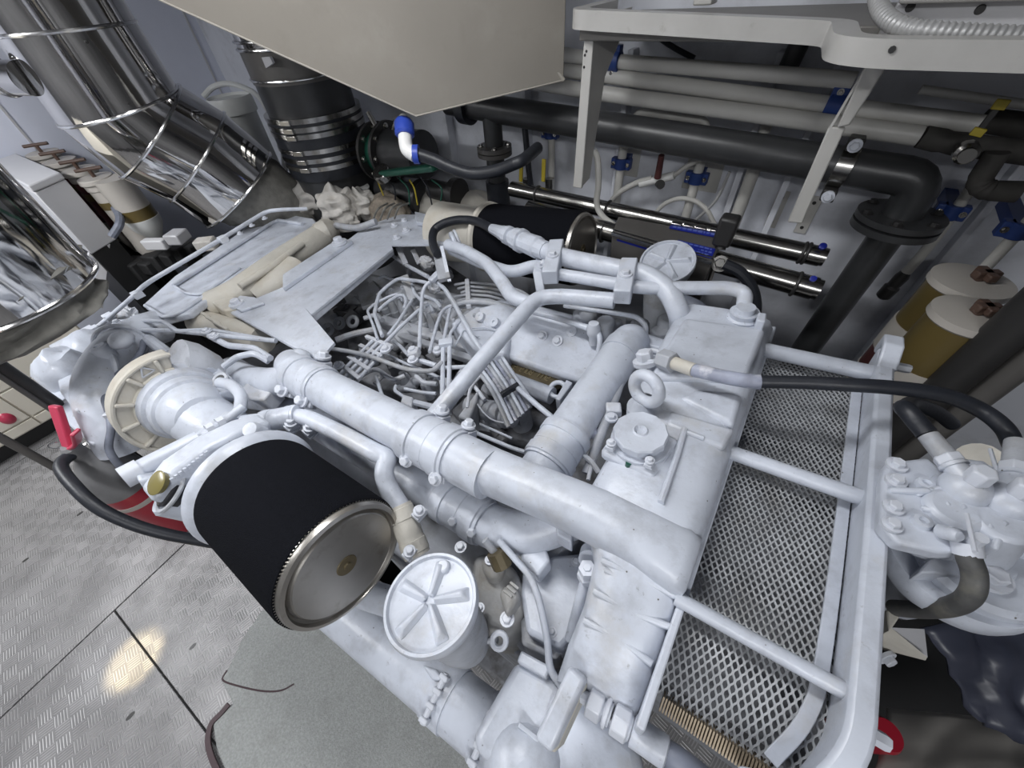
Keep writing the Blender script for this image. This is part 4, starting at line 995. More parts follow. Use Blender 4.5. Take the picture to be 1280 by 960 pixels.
# restriction gauge with yellowed cap
gp, gq = E(196, 622, .82), E(214, 602, .88)
gx = lambda px, py, x=-.80: EX(px, py, x)
ga = ep(M().rev(gx(222, 624), V((-.2, -.35, .9)), [(-.05, .042), (.02, .042), (.028, .036)], 28), 'gauge_cup')
ep(M().rev(gx(215, 614, -.79), V((-.2, -.35, .9)), [(-.02, .034), (.008, .036), (.012, .030), (.012, .02)], 32), 'gauge_glass', 'gaugeglass', ga, 'dark gauge glass')
ep(M().torus(gx(214, 616, -.78), V((-.2, -.35, .9)), .040, .005, 32, 8), 'gauge_ring', 'greywhite', ga)
ep(M().rev(gx(203, 604, -.78), V((.1, -.45, .85)), [(0, .022), (.012, .026), (.015, .02)], 24), 'gauge_cap', 'gaugecap', ga, 'yellowed round cap')
# ---- near turbo: compressor cover with ribs
def turbo(x, y, z, R, near=True):
    A0, A1 = 66, 262
    arc = lambda rr, xx, a0=A0, a1=A1, n=40: [V((x+xx, y+math.cos(math.radians(a0+(a1-a0)*i/n))*rr, z+math.sin(math.radians(a0+(a1-a0)*i/n))*rr)) for i in range(n+1)]
    tb = ep(M().prism(arc(R, 0)+arc(R*.62, 0)[::-1], (-.05, 0, 0)), 'compressor_cover', 'cream', None, 'cream-stained ribbed compressor cover', bevel=.006, ang=30)
    for k in range(7):
        a = math.radians(80+k*29.5); u = V((0, math.cos(a), math.sin(a))); w = V((0, -math.sin(a), math.cos(a)))
        ep(M().box(V((x+.006, y, z))+u*R*.82, (.007, 0, 0), u*R*.13, w*.006), 'rib', 'cream', tb, bevel=.004)
    ep(M().tube(arc(R*.965, .003), .007, 8), 'cover_rim', 'cream', tb); ep(M().tube(arc(R*.68, .003), .007, 8), 'cover_rim', 'cream', tb)
    for k in range(0):
        a = math.radians(90+k*22); ep(M().bolt(V((x+.004, y+math.cos(a)*R*1.0, z+math.sin(a)*R*1.0)), XA, .007), 'cover_bolt', 'cast', tb)
    if near:
        a = math.radians(93); c = V((x+.004, y+math.cos(a)*R*.84, z+math.sin(a)*R*.84)); u = V((0, math.cos(a), math.sin(a))); w = V((0, -math.sin(a), math.cos(a)))
        q = [c+u*.018, c-u*.010+w*.018, c-u*.010-w*.018]
        mm = M()
        for i in range(3): mm.beam(q[i], q[(i+1) % 3], .004, .004, up=(1, 0, 0))
        ep(mm, 'warning_triangle', 'cast', tb)
    ep(M().rev((x, y, z), XA, [(-.04, R*.70), (.02, R*.69), (.035, R*.66), (.04, R*.60), (.055, R*.61), (.07, R*.58), (.075, R*.53), (.09, R*.53), (.12, R*.50), (.15, R*.40), (.165, R*.2)], 56), 'inlet_housing', 'white', tb, ang=28)
    # volute
    V_ = [V((x-.09, y+math.cos(a)*R*.55, z+math.sin(a)*R*.55)) for a in [math.radians(90+i*20) for i in range(17)]]
    ep(M().tube(V_, [.055+.0025*i for i in range(17)], 18), 'volute', 'cast', tb)
    return tb
turbo(-1.30, .045, .855, .173)
ep(M().hose([V((-1.20, .04, .84)), V((-1.08, .05, .80)), V((-.95, .03, .80)), V((-.78, 0, .84))], .085, 24), 'inlet_duct', 'white')
# turbine elbow at the left
te = pipe('turbine_elbow', ((200, 408, .88), (178, 416, .90), (148, 436, .90), (128, 462, .88), (122, 495, .84), (136, 530, .76), (152, 562, .66)), 23, 'white', n=24, curve=True)
ep(M().blob(E(92, 468, .82), .11, .10, .12, .15, 2.5, seed=2), 'turbine_housing', 'white')
ep(M().blob(E(112, 436, .86), .10, .09, .08, .12, 2.5, seed=6), 'turbine_housing', 'white')
for px, py, r in ((70, 455, 9), (66, 470, 9), (80, 486, 10), (96, 505, 10), (106, 518, 8)):
    ep(M().bolt(E(px, py, .78), V((-.4, -.5, .7)), rp(E(px, py, .78), r)), 'flange_bolt', 'cast')
ep(M().bolt(E(122, 433, .90), ZA, .016), 'elbow_plug', 'bolt', te)
# support bar down the turbo side
a = pipe('edge_rail', ((74, 446, .80), (130, 402, .92), (165, 372, 1.0), (176, 360, 1.02), (190, 350, 1.02), (268, 304, 1.05), (333, 264, 1.08), (352, 262, 1.08), (384, 261, 1.05)), 2.6, n=10, fil=.04)
for q in ((136, 396, .93), (279, 299, 1.05), (172, 368, 1.0), (118, 412, .9)): ep(M().box(E(*q), (.02, 0, 0), (0, .018, 0), (0, 0, .014)), 'rail_clip', 'bolt', a, bevel=.003)
ep(M().prism([E(60, 432, .80), E(112, 405, .84), E(118, 410, .84), E(72, 445, .80)], (0, 0, -.05)), 'flange_plate', 'white', bevel=.004)
ep(M().torus(E(154, 432, .90), V((.75, -.5, .1)), .085, .008, 36, 8), 'elbow_seam', 'white', te); ep(M().torus(E(129, 462, .875), V((.2, -.75, .6)), .085, .010, 36, 8), 'elbow_seam', 'white', te)
ep(M().blob(E(152, 425, .96), .05, .04, .03, .1, 3, seed=41), 'elbow_boss', 'white', te); ep(M().rev(E(123, 434, .96), ZA, [(-.05, .03), (0, .028), (.006, .022), (.006, .012), (.0, .01)], 20), 'elbow_boss', 'white', te)
ep(M().prism([E(*q, .86) for q in ((64, 446), (80, 438), (92, 470), (104, 505), (94, 515), (74, 490))], (0, 0, -.06)), 'turbine_flange', 'white', bevel=.008)
ep(M().bar([E(60, 478, .80), E(78, 500, .80), E(100, 528, .78), E(128, 552, .74)], .05, .03), 'turbine_strap', 'white', bevel=.006)
# grey-blue drain hose with clips
dh = pipe('drain_hose', ((168, 412, .90), (178, 420, .90), (178, 436, .89), (165, 455, .88), (150, 466, .87), (136, 480, .86), (131, 497, .85), (136, 515, .83), (139, 535, .80), (136, 560, .75), (146, 578, .70), (156, 586, .66)), 4, 'hosegrey', curve=True, n=12, label='blue-grey rubber hose')
for q in ((141, 472, .865), (139, 517, .83)): ep(M().box(E(*q), V((.4, -.5, 0))*.03, V((.5, .4, 0))*.02, (0, 0, .012)), 'hose_clip', 'bolt', dh, bevel=.003)
# thin rails by the turbo
pipe('oil_line', ((143, 412, .93), (215, 413, .93), (262, 418, .93), (345, 426, .90)), 3, n=8)
pipe('oil_line', ((150, 402, .94), (172, 400, .95), (204, 402, .95), (222, 414, .94), (262, 412, .93), (330, 424, .9)), 2.6, n=8, fil=.01)
pipe('oil_line', ((176, 416, .90), (212, 444, .88)), 7, n=10)
pipe('oil_line', ((262, 420, .93), (285, 432, .92), (318, 435, .92), (338, 448, .91)), 4, n=10, fil=.02)
pipe('oil_line', ((280, 458, .90), (296, 446, .92), (318, 441, .93), (336, 452, .90)), 4, n=10, fil=.02)
pipe('oil_line', ((222, 446, .89), (262, 470, .88)), 11, n=14)
ep(M().blob(E(160, 395, .90), .05, .04, .04, .5, 5, seed=4), 'pipe_manifold', 'cast'); ep(M().blob(E(172, 404, .90), .04, .03, .03, .5, 6, seed=8), 'pipe_manifold', 'cast')
for q in ((258, 414), (268, 420), (152, 409), (146, 403)): ep(M().bolt(E(*q, .945), ZA, .011), 'union_nut', 'bolt')
# link, bearing bracket and lever near the outlet elbow
br = prism('lever_bracket', ((254, 472), (272, 458), (288, 470), (290, 486), (272, 492), (256, 484)), .88, .05, 'white')
ep(M().torus(E(275, 475, .89), V((.2, -.3, .9)), .022, .006, 20, 8), 'bearing', 'cast', br); ep(M().torus(E(275, 475, .892), V((.2, -.3, .9)), .013, .005, 20, 8), 'bearing', 'rubbergrey', br)
pipe('lever', ((275, 478, .905), (290, 482, .91), (301, 495, .90), (300, 512, .89)), 7, 'white', br, curve=True)
ep(M().box(E(325, 497, .84), (.06, .02, 0), (-.01, .03, 0), (0, 0, .03)), 'bracket_block', 'cast', bevel=.006)
# ---- covers over the turbine end
zc = .93
cov = prism('heat_shield', ((178, 381), (205, 399, .92), (236, 391), (262, 372), (298, 342), (345, 310), (398, 282), (392, 273), (352, 266), (330, 269), (262, 316), (218, 345)), zc, .03, bevel=.008, label='wide white heat shield with a pressed recess')
P = [E(*q, zc+.008) for q in ((217, 357), (322, 290), (346, 275), (378, 280))]
ep(M().tube(fillet(P, .04), .010, 10), 'pressed_rim', 'white', cov)
P = [E(*q, zc+.003) for q in ((217, 357), (234, 367), (250, 368), (262, 362), (300, 335))]
ep(M().tube(fillet(P, .04), .006, 10), 'pressed_rim', 'white', cov)
pipe('pressed_rib', ((182, 382, zc+.004), (206, 397, zc+.004), (226, 390, zc+.004), (262, 366, zc+.004)), 2.5, 'white', cov)
for q in ((331, 273, 1.0), (315, 282, .98), (300, 292, .98), (283, 302, .98)): ep(M().bolt(E(*q), ZA, .010), 'shield_bolt', 'bolt', cov)
m_ = pipe('exhaust_manifold', ((268, 382, .88), (300, 366, .90), (330, 345, .91), (362, 322, .91), (400, 297, .91), (410, 288, .90)), 16, 'cream', n=24, curve=True, label='cream-stained cast exhaust manifold')
pipe('manifold_runner', ((322, 372, .86), (352, 352, .88), (372, 335, .89)), 17, 'cream', m_, curve=True, n=20)
pipe('manifold_ridge', ((300, 358, .945), (340, 333, .95), (378, 305, .95)), 4, 'cream', m_, curve=True)
pipe('manifold_runner', ((250, 402, .84), (282, 412, .84), (330, 425, .82)), 17, 'cream', m_, curve=True, n=20)
ep(M().rev(E(404, 290, .93), V((.3, .9, 0)), [(-.03, .05), (0, .055), (.02, .055)], 24), 'manifold_flange', 'cream', m_)
for q in ((252, 388), (264, 396), (274, 403)): ep(M().beam(E(q[0]-4, q[1]+2, .89), E(q[0]+12, q[1]+11, .89), .014, .03), 'manifold_rib', 'cream', m_, bevel=.004)
prism('manifold_boss', ((262, 376), (276, 366), (294, 370), (294, 384), (278, 388)), .92, .08, 'cream', m_, bevel=.01)
# L-shaped lifting plate over the valley end
zl = .905
lp = prism('bracket_plate', ((290, 389), (296, 376), (322, 372), (353, 359), (440, 296), (458, 282), (500, 268), (560, 268), (556, 305), (489, 306), (491, 311), (389, 393), (384, 388), (418, 428), (404, 444), (397, 447)), zl, .010, bevel=.003, label='white L-shaped sheet bracket over the valley')
P = [E(*q, zl) for q in ((490, 309), (390, 392))]
ep(M().prism([P[0], P[1], P[1]-V((0, 0, .035)), P[0]-V((0, 0, .035))], (-.006, -.004, 0)), 'folded_lip', 'white', lp, bevel=.002)
P = [E(*q, zl) for q in ((290, 389), (368, 432), (388, 439), (398, 447))]
ep(M().tube([p-V((0, 0, .008)) for p in P], .009, 8), 'folded_lip', 'white', lp)
prism('raised_strip', ((353, 343, .93), (424, 297, .93), (440, 300, .925), (353, 360, .925)), .93, .02, 'white', lp, bevel=.004)
prism('corner_tab', ((286, 380), (300, 369), (318, 371), (330, 378), (300, 388)), .918, .012, 'white', lp, bevel=.004)
for q, r in (((296, 380, .92), 6), ((424, 303, .935), 6), ((496, 297, .91), 3.6), ((508, 288, .91), 3.6), ((493, 282, .91), 3.2), ((524, 272, .91), 3.6), ((505, 276, .91), 3)): ep(M().bolt(E(*q), ZA, rp(E(*q), r)), 'plate_bolt', 'bolt', lp)
prism('end_strip', ((518, 264, .93), (566, 274, .93), (560, 284, .93), (520, 277, .93)), .93, .02, 'white', lp, bevel=.004)
tbolt(402, 449, .90, 5, V((.2, .3, .9)), lp)
# lagged turbine and blankets at the far rear
for i, (px, py, z, a, b, c, am, mt) in enumerate(((345, 250, .92, .17, .17, .15, .10, 'lagging'), (394, 246, .98, .14, .12, .11, .5, 'blanket'), (424, 258, .97, .13, .10, .10, .5, 'blanket'), (450, 256, .95, .13, .08, .08, .5, 'blanket'), (484, 264, .90, .16, .10, .10, .22, 'blanketbrown'), (425, 275, .90, .16, .05, .06, .4, 'blanket'), (378, 262, .92, .12, .08, .05, .4, 'blanket'), (544, 258, .86, .16, .10, .09, .22, 'cream'), (590, 262, .84, .16, .12, .10, .12, 'cream'))):
    ep(M().blob(E(px, py, z), a, b, c, am, 2.6, 30, 20, seed=i), 'lagging_blanket', mt, None, 'brown bound lagging blanket' if mt == 'blanketbrown' else None, sub=1)
for k in range(4): pipe('binding_wire', ((466+k*9, 276-k*1, .93), (472+k*9, 262-k, .985), (484+k*9, 254, .97)), 1.2, 'lagging', curve=True, n=6)
pipe('blanket_edge', ((420, 282, .93), (445, 285, .93), (470, 277, .95)), 4, 'greywhite', curve=True)
# ---- header tank
def tz(y): return .945 if y > .33 else .945-(.33-y)*.42
ys = [.072, .12, .18, .25, .33, .45, .62, .80, .985, 1.03]
vs = []; prof = []
for y in ys:
    z = tz(y); xl = (.072 if y < .2 else .06) if y < .30 else (.0 if y < .6 else -.015-(y-.6)*.04); xr = .205
    zb = .58 if y > .14 else .66
    if y == 1.03: z -= .05
    if y == .072: z -= .03
    prof.append([V((xl, y, zb)), V((xr, y, zb)), V((xr, y, z-.03)), V((xr-.012, y, z-.008)), V((xr-.035, y, z)), V(((xl+xr)/2, y, z+.004)), V((xl+.04, y, z)), V((xl+.012, y, z-.010)), V((xl, y, z-.035))])
n = 9; vs = [p for s in prof for p in s]
m = M(); m.add(vs, [[i*n+k, i*n+(k+1) % n, (i+1)*n+(k+1) % n, (i+1)*n+k] for i in range(len(prof)-1) for k in range(n)]+[list(range(n))[::-1], list(range((len(prof)-1)*n, len(prof)*n))])
tank = ep(m, 'header_tank', 'white', label='long white header tank across the engine front', ang=45)
ep(M().bx(.200, .212, .075, 1.02, .56, .90), 'tank_flange', 'white', tank, bevel=.003)
prism('tank_pad', ((856, 396), (958, 410), (934, 474), (812, 470), (828, 440)), .962, .04, 'white', tank, bevel=.012, seg=4)
prism('tank_pad', ((868, 486), (930, 492), (918, 532), (848, 496)), .955, .03, 'white', tank, bevel=.012, seg=4)
prism('tank_pad', ((838, 512), (920, 536), (905, 560), (832, 530)), .952, .02, 'white', tank, bevel=.008, seg=3)
P = [E(*q, .952) for q in ((856, 536), (846, 570), (826, 628))]; ep(M().tube(P, .006, 8), 'cast_ridge', 'white', tank)
P = [E(*q, .95) for q in ((858, 540), (880, 548))]; ep(M().tube(P, .005, 8), 'cast_ridge', 'white', tank)
for (a, b, c_, z) in (((756, 712), (800, 735), (846, 752), .90), ((745, 762), (780, 785), (820, 800), .87)):
    ep(M().tube(smooth([E(*a, z), E(*b, z-.002), E(*c_, z-.01)]), .005, 8), 'cast_ridge', 'white', tank)
prism('tank_foot', ((782, 862), (818, 872), (812, 906), (776, 884)), .80, .05, 'white', tank, bevel=.008)
def on_tank(px, py, up=.0):
    p = E(px, py, .94)
    for _ in range(8): p = E(px, py, tz(p.y)+up)
    return p
for pts in (((752, 700), (800, 722), (850, 748)), ((742, 738), (790, 765), (838, 784)), ((730, 775), (775, 800), (815, 830))):
    ep(M().tube(smooth([on_tank(*q, -.0035) for q in pts]), .0055, 10), 'cast_ridge', 'white', tank)
# filler neck and cap
c = E(800, 552, .955); cap = ep(M().rev(c, ZA, [(-.01, .056), (.006, .056), (.006, .044), (.018, .044)], 40), 'filler_neck', 'white', tank)
cc = E(800, 545, .972); rc_ = rp(cc, 33)
m = M(); vs = []; nn = 24
for t, rr in ((0, 1.0), (.013, 1.0), (.016, .96), (.016, .30), (.019, .24), (.012, .14), (.012, .001)):
    for k in range(nn):
        a = 2*math.pi*k/nn; f = 1 if (k % 2 or t > .033) else .955
        vs.append(cc+V((math.cos(a)*rc_*rr*f, math.sin(a)*rc_*rr*f, t)))
m.add(vs, [[i*nn+k, i*nn+(k+1) % nn, (i+1)*nn+(k+1) % nn, (i+1)*nn+k] for i in range(6) for k in range(nn)]+[list(range(nn))[::-1]])
ep(m, 'filler_cap', 'white', tank, ang=25)
ep(M().prism([c+V((x, y, 0)) for x, y in ((-.06, -.055), (.05, -.065), (.065, .04), (-.05, .06))], (0, 0, -.03)), 'neck_base', 'white', tank, bevel=.01)
for q in ((812, 577), (764, 555)): tbolt(*q, .965, 4, ZA, tank)
ep(M().cyl(E(786, 578, .955), E(785, 582, .945), .006, n=8), 'drain_stub', 'green', tank)
# lifting eye
c = E(808, 486, 1.0); ep(M().torus(c, V((-.45, .72, -.50)), rp(c, 18), rp(c, 7), 32, 14), 'lifting_eye', 'white', tank, sx=None) if False else None
ex = rp(c, 18.5); m = M().torus(c, V((.337, .925, -.174)), ex, rp(c, 7.8), 36, 14); m.rev(c-ZA*(ex+.032), ZA, [(-.02, .036), (.008, .036), (.016, .028), (.03, .02)], 24)
ep(m, 'lifting_eye', 'white', tank)
# ---- banjo hose from the tank to the fuel filter
hz = 1.0
bj = ep(M().bolt(E(807, 452, .96), V((-.3, .2, .9)), .019, .028), 'banjo_bolt', 'bolt', tank)
ep(M().torus(E(815, 445, .97), ZA, .02, .006, 20, 8), 'banjo_ring', 'bolt', tank)
ho = ep(M().hose([E(940, 477, 1.01), E(1000, 478, 1.02), E(1060, 481, 1.03), E(1120, 485, 1.03), E(1180, 494, 1.02), E(1225, 512, 1.0), E(1255, 535, .99), E(1268, 560, .97)], rp(E(940, 477, 1.01), 8), 16, 8), 'hydraulic_hose', 'rubber', None, 'long black rubber hose crossing the guard')
ep(M().hose([E(866, 462, .999), E(905, 471, 1.005), E(940, 477, 1.01), E(950, 477.5, 1.011)], rp(E(940, 477, 1.01), 9.2), 16), 'painted_end', 'hosepaint', ho)
ep(M().cyl(E(838, 452, .985), E(868, 463, 1.0), rp(E(850, 457, .99), 8.5), n=18), 'ferrule', 'cream', ho); d = E(868, 463, 1.0)-E(838, 452, .985)
ep(M().rev(E(826, 448, .98), d, [(0, .024), (.036, .024)], 6), 'hex_nut', 'greywhite', ho, bevel=.002)
# ---- cross pipe
xa_, xb_ = E(783, 432, .85), E(666, 606, .80); rX = rp(E(735, 505, .85), 27)
cr = ep(M().rev(xb_, xa_-xb_, [(0, rX*.95), (0, rX), ((xa_-xb_).length-.05, rX), ((xa_-xb_).length-.05, rX*1.06), ((xa_-xb_).length-.01, rX*1.06), ((xa_-xb_).length+.01, rX*.95), ((xa_-xb_).length+.02, rX*.7)], 40), 'cross_pipe', 'white', ang=28)
d = (xa_-xb_).normalized(); sleeve('hose_sleeve', xb_+d*.055, xb_+d*.165, rX*1.06, cr)
for q in ((722, 588), (664, 560)): pass
ep(M().pipe([xa_-d*.02, xa_+d*.03, xa_+d*.06-V((0, 0, .10))], rX*.95, .06, 24), 'cross_elbow', 'white', cr)
pipe('overflow_tube', ((778, 470, .84), (768, 500, .83), (752, 540, .81), (733, 592, .77)), 6, 'greywhite', n=12)
ep(M().box(E(767, 512, .85), (.017, .007, 0), (-.007, .014, 0), (0, 0, .012)), 'tube_clamp', 'cast', bevel=.004); ep(M().bolt(E(764, 522, .86), ZA, .010), 'clamp_screw', 'bolt')
ep(M().rev(E(742, 540, .80), V((.3, -.8, .5)), [(-.03, .018), (.0, .018), (.02, .014)], 6), 'tube_nut', 'hosepaint'); pipe('tube_run', ((724, 566, .80), (738, 575, .80), (748, 590, .78)), 3.5, 'cast', n=8); pipe('tube_run', ((735, 600, .78), (742, 570, .79), (758, 530, .80)), 2.5, 'cast', n=8)
prism('cross_flange', ((765, 415), (800, 428), (842, 440), (838, 425), (800, 412), (778, 405)), .84, .05, 'white', bevel=.01)
# ---- breather covers (ribbed discs)
def breather(c, R, a0, lb, boss, ax=ZA):
    m = M().rev(c, ZA, [(-.055, R*.80), (-.03, R*.93), (-.012, R*.985), (-.004, R), (.004, R), (.009, R*.975), (.009, R*.92), (.002, R*.885), (.004, R*.4), (.007, .001)], 56)
    tilt = lambda mm: setattr(mm, 'v', [tuple(c+Q @ (V(p)-c)) for p in mm.v]) or mm
    Q = ZA.rotation_difference(V(ax).normalized()).to_matrix()
    o = ep(tilt(m), 'breather_cover', 'white', None, lb, ang=32)
    for k in range(5):
        a = a0+k*2*math.pi/5; u = V((math.cos(a), math.sin(a), 0)); w = V((-u.y, u.x, 0))
        mm = M(); b0 = c+u*R*.08+ZA*.004; b1 = c+u*R*.84+ZA*.001
        mm.add([b0+w*.009, b0-w*.009, b1+w*.013, b1-w*.013, b0+ZA*.013, b0+u*.01+ZA*.015, b1-u*.012+w*.004+ZA*.014, b1-u*.012-w*.004+ZA*.014], [[0, 4, 6, 2], [1, 3, 7, 4], [4, 7, 6], [2, 6, 7, 3], [0, 1, 4], [0, 2, 3, 1]])
        ep(tilt(mm), 'rib', 'white', o, bevel=.003)
    ep(tilt(M().cyl(c+boss+ZA*.0, c+boss+ZA*.012, R*.16, R*.14, 20)), 'boss', 'white', o, bevel=.003)
    ep(M().rev(c, -ZA, [(.05, R*.80), (.12, R*.74), (.20, R*.70), (.26, R*.6)], 36), 'breather_body', 'greywhite', o)
    return o
cN = E(539, 753, .90); RN = rp(cN, 60)
breather(cN, RN, math.radians(42), 'round white ribbed breather cover', V((-.018, .055, 0)))
cFb = E(834, 328, .90); breather(cFb, RN*1.13, math.radians(20), 'round white ribbed breather cover', V((-.04, -.05, 0)), V((.05, -.38, .92)))
# ---- rails over the far bank
rl = pipe('coolant_rail', ((683, 314, 1.0), (705, 322, 1.0), (775, 337, 1.0), (806, 342, 1.0), (835, 362, .98), (850, 392, .94), (850, 418, .84)), 12.5, n=20, fil=.10)
ep(M().hose([E(547, 318, .93), E(541, 303, .95), E(543, 288, .97), E(556, 279, .99), E(575, 275, 1.0), E(596, 277, 1.0), E(615, 286, 1.0)], rp(E(556, 279, .99), 5.2), 14), 'rail_hose', 'rubber', rl, 'short black looped hose')
P = [E(615, 286, 1.0), E(683, 314, 1.0)]; d = (P[1]-P[0]); L_ = d.length; q = rp(P[0], 1)
ep(M().rev(P[0], d, [(0, q*6), (L_*.18, q*8), (L_*.22, q*9), (L_*.3, q*9), (L_*.31, q*11), (L_*.38, q*11), (L_*.39, q*8), (L_*.45, q*8), (L_*.46, q*12), (L_*.54, q*12), (L_*.55, q*13.5), (L_*.60, q*13.5), (L_*.61, q*11), (L_*.86, q*12), (L_*.88, q*10), (L_, q*10)], 12), 'rail_union', 'white', rl, ang=25)
pipe('coolant_rail', ((700, 343, .985), (760, 353, .985), (800, 360, .985), (868, 360, .985), (912, 360, .985), (932, 366, .98), (929, 388, .96)), 8.5, n=18, fil=.05)
pipe('coolant_rail', ((560, 306, .955), (583, 314, .955), (610, 330, .955), (626, 350, .945), (640, 372, .93), (664, 380, .92)), 8.5, n=18, fil=.04)
pipe('coolant_rail', ((564, 312, .93), (600, 328, .92), (640, 341, .92), (668, 332, .95), (684, 335, .96)), 7.5, n=16, fil=.05)
pipe('coolant_rail', ((541, 522, .86), (600, 452, .90), (655, 389, .94), (672, 372, .945), (700, 370, .945), (768, 376, .945)), 9.5, n=18, fil=.06)
for (cx_, cy_, w, h, nm) in ((692, 325, 9, 22, 0), (782, 349, 10, 24, 1)):
    q0, q1 = E(cx_+4, cy_-16, 1.015), E(cx_-4, cy_+20, .995); u = (q1-q0).normalized()
    cb_ = ep(M().beam(q0-u*.01, q1+u*.01, rp(q0, w*2), .05), 'pipe_block', 'white', bevel=.004, seg=2)
    c = (q0+q1)/2; bp_e = c+V((-.0, -.0, .026)); ep(M().bolt(bp_e+u*.01, ZA, .012), 'block_bolt', 'bolt', cb_)
pb_ = ep(M().bar([E(676, 322, .96), E(672, 342, .95), E(676, 366, .90)], .03, .022), 'rail_bracket', 'white', bevel=.004)
ep(M().bolt(E(680, 330, .985), V((-.6, -.3, .7)), .012), 'bracket_bolt', 'bolt', pb_)
ep(M().bar([E(548, 312, .92), E(556, 350, .86)], .05, .02), 'hose_stub', 'greywhite', rl); ep(M().bar([E(552, 308, .95), E(562, 352, .85)], .014, .01), 'thin_bracket', 'white', rl)
ep(M().torus(E(568, 303, .96), V((.6, .8, .1)), .035, .010, 24, 8), 'hose_clamp', 'white', rl); ep(M().torus(E(572, 300, .96), V((.6, .8, .1)), .038, .006, 24, 8), 'hose_clamp', 'bolt', rl)
tu = ep(M().rev(E(929, 396, .95), ZA, [(-.03, .034), (0, .038), (.004, .032), (.016, .034), (.016, .024), (.03, .022)], 24), 'tank_union', 'white', tank, ang=28)
prism('union_base', ((892, 390), (905, 384), (962, 396), (950, 410), (885, 402)), .935, .05, 'white', tank, bevel=.01); prism('top_block', ((948, 390), (959, 391), (957, 402), (946, 400)), .985, .05, 'white', tank, bevel=.004)
# ---- far intake box ("rocker" side) with bolts, brown cast label below
zi = .80
ib = ep(M().prism([E(596, 384, .80), E(640, 372, .80), E(800, 414, .80), E(783, 442, .78), E(738, 482, .72), E(618, 442, .72)], (.0, .06, -.14)), 'intake_manifold', 'white', bevel=.015, seg=4)
prism('intake_manifold', ((562, 402), (598, 380), (645, 368), (650, 392), (632, 440), (612, 444), (590, 432)), .765, .10, 'white', None, .015, 4)
for q in ((678, 420), (697, 426)): bolt(*q, .772, 4.5, V((0, -.6, .8)), ib)
for q in ((715, 415, .785), (618, 403, .785), (655, 400, .785), (600, 396, .785)): ep(M().rev(E(*q), V((0, -.6, .8)), [(-.012, .02), (.006, .018), (.007, .006), (.003, .004)], 16), 'cast_boss', 'white', ib)
pipe('manifold_rail', ((660, 388, .84), (700, 398, .84), (735, 410, .84)), 4, n=10); pipe('manifold_rail', ((705, 382, .86), (760, 390, .86), (797, 396, .86), (808, 408, .85), (807, 420, .83)), 3.2, n=10, fil=.03)
un = ep(M().rev(E(742, 404, .865), -ZA, [(0, .016), (.02, .022), (.04, .022), (.05, .016), (.08, .016)], 12), 'rail_union', 'bolt'); pipe('rail_drop', ((746, 410, .84), (750, 425, .82), (748, 440, .79)), 3.5, 'white', un, curve=True)
for q, r, h in (((836, 400, .84), .035, .10), ((800, 405, .82), .03, .08), ((825, 415, .82), .03, .07), ((772, 404, .82), .018, .05), ((757, 402, .84), .03, .06), ((725, 392, .82), .025, .06), ((735, 388, .84), .03, .07), ((790, 400, .80), .02, .06)):
    ep(M().rev(E(*q), -ZA, [(-.01, r*.8), (0, r), (h, r*1.05)], 18), 'coolant_stub', 'greywhite', bevel=.004)
pipe('dark_hose', ((850, 375, .86), (872, 385, .86), (884, 398, .84)), 9, 'hosegrey', curve=True)
cbp = [E(*q, .68) for q in ((628, 450), (645, 452), (706, 474), (690, 484), (640, 470))]
lb_ = ep(M().prism(cbp, (0, 0, -.03)), 'cast_label', 'brass_brown', None, 'brown cast part number plate', bevel=.004)
# raised digits on the casting
SEG = {'0': 'abcdef', '1': 'bc', '2': 'abged', '6': 'afgedc', '7': 'abc', 'B': 'abcdefg', 'J': 'bcd', ' ': ''}
def digits(txt, o, ux, uy, w, h, nrm, th):
    m = M()
    for i, ch in enumerate(txt):
        b = o+ux*(i*w*1.55)
        S = {'a': ((0, h), (w, h)), 'b': ((w, h), (w, h/2)), 'c': ((w, h/2), (w, 0)), 'd': ((0, 0), (w, 0)), 'e': ((0, 0), (0, h/2)), 'f': ((0, h/2), (0, h)), 'g': ((0, h/2), (w, h/2))}
        for s in SEG[ch]:
            (x0, y0), (x1, y1) = S[s]; m.beam(b+ux*x0+uy*y0, b+ux*x1+uy*y1, th, th, up=nrm)
    return m
o0 = E(641, 461, .682); o1 = E(687, 477, .682); ux = (o1-o0).normalized(); uy = V((-ux.y, ux.x, 0)); 
ep(digits('2 210B 7772', o0, ux, uy, (o1-o0).length/17.5, .026, ZA, .003), 'raised_number', 'letters', lb_)
ep(M().tube([E(640, 476, .67), E(690, 495, .67)], .030, 14), 'cast_web', 'white', lb_); ep(M().torus(E(697, 487, .69), V((0, -.4, .9)), .026, .008, 24, 10), 'cast_ring', 'white', lb_)
prism('web_bar', ((708, 474), (716, 478), (700, 500), (694, 498)), .71, .06, 'white', lb_, bevel=.004)
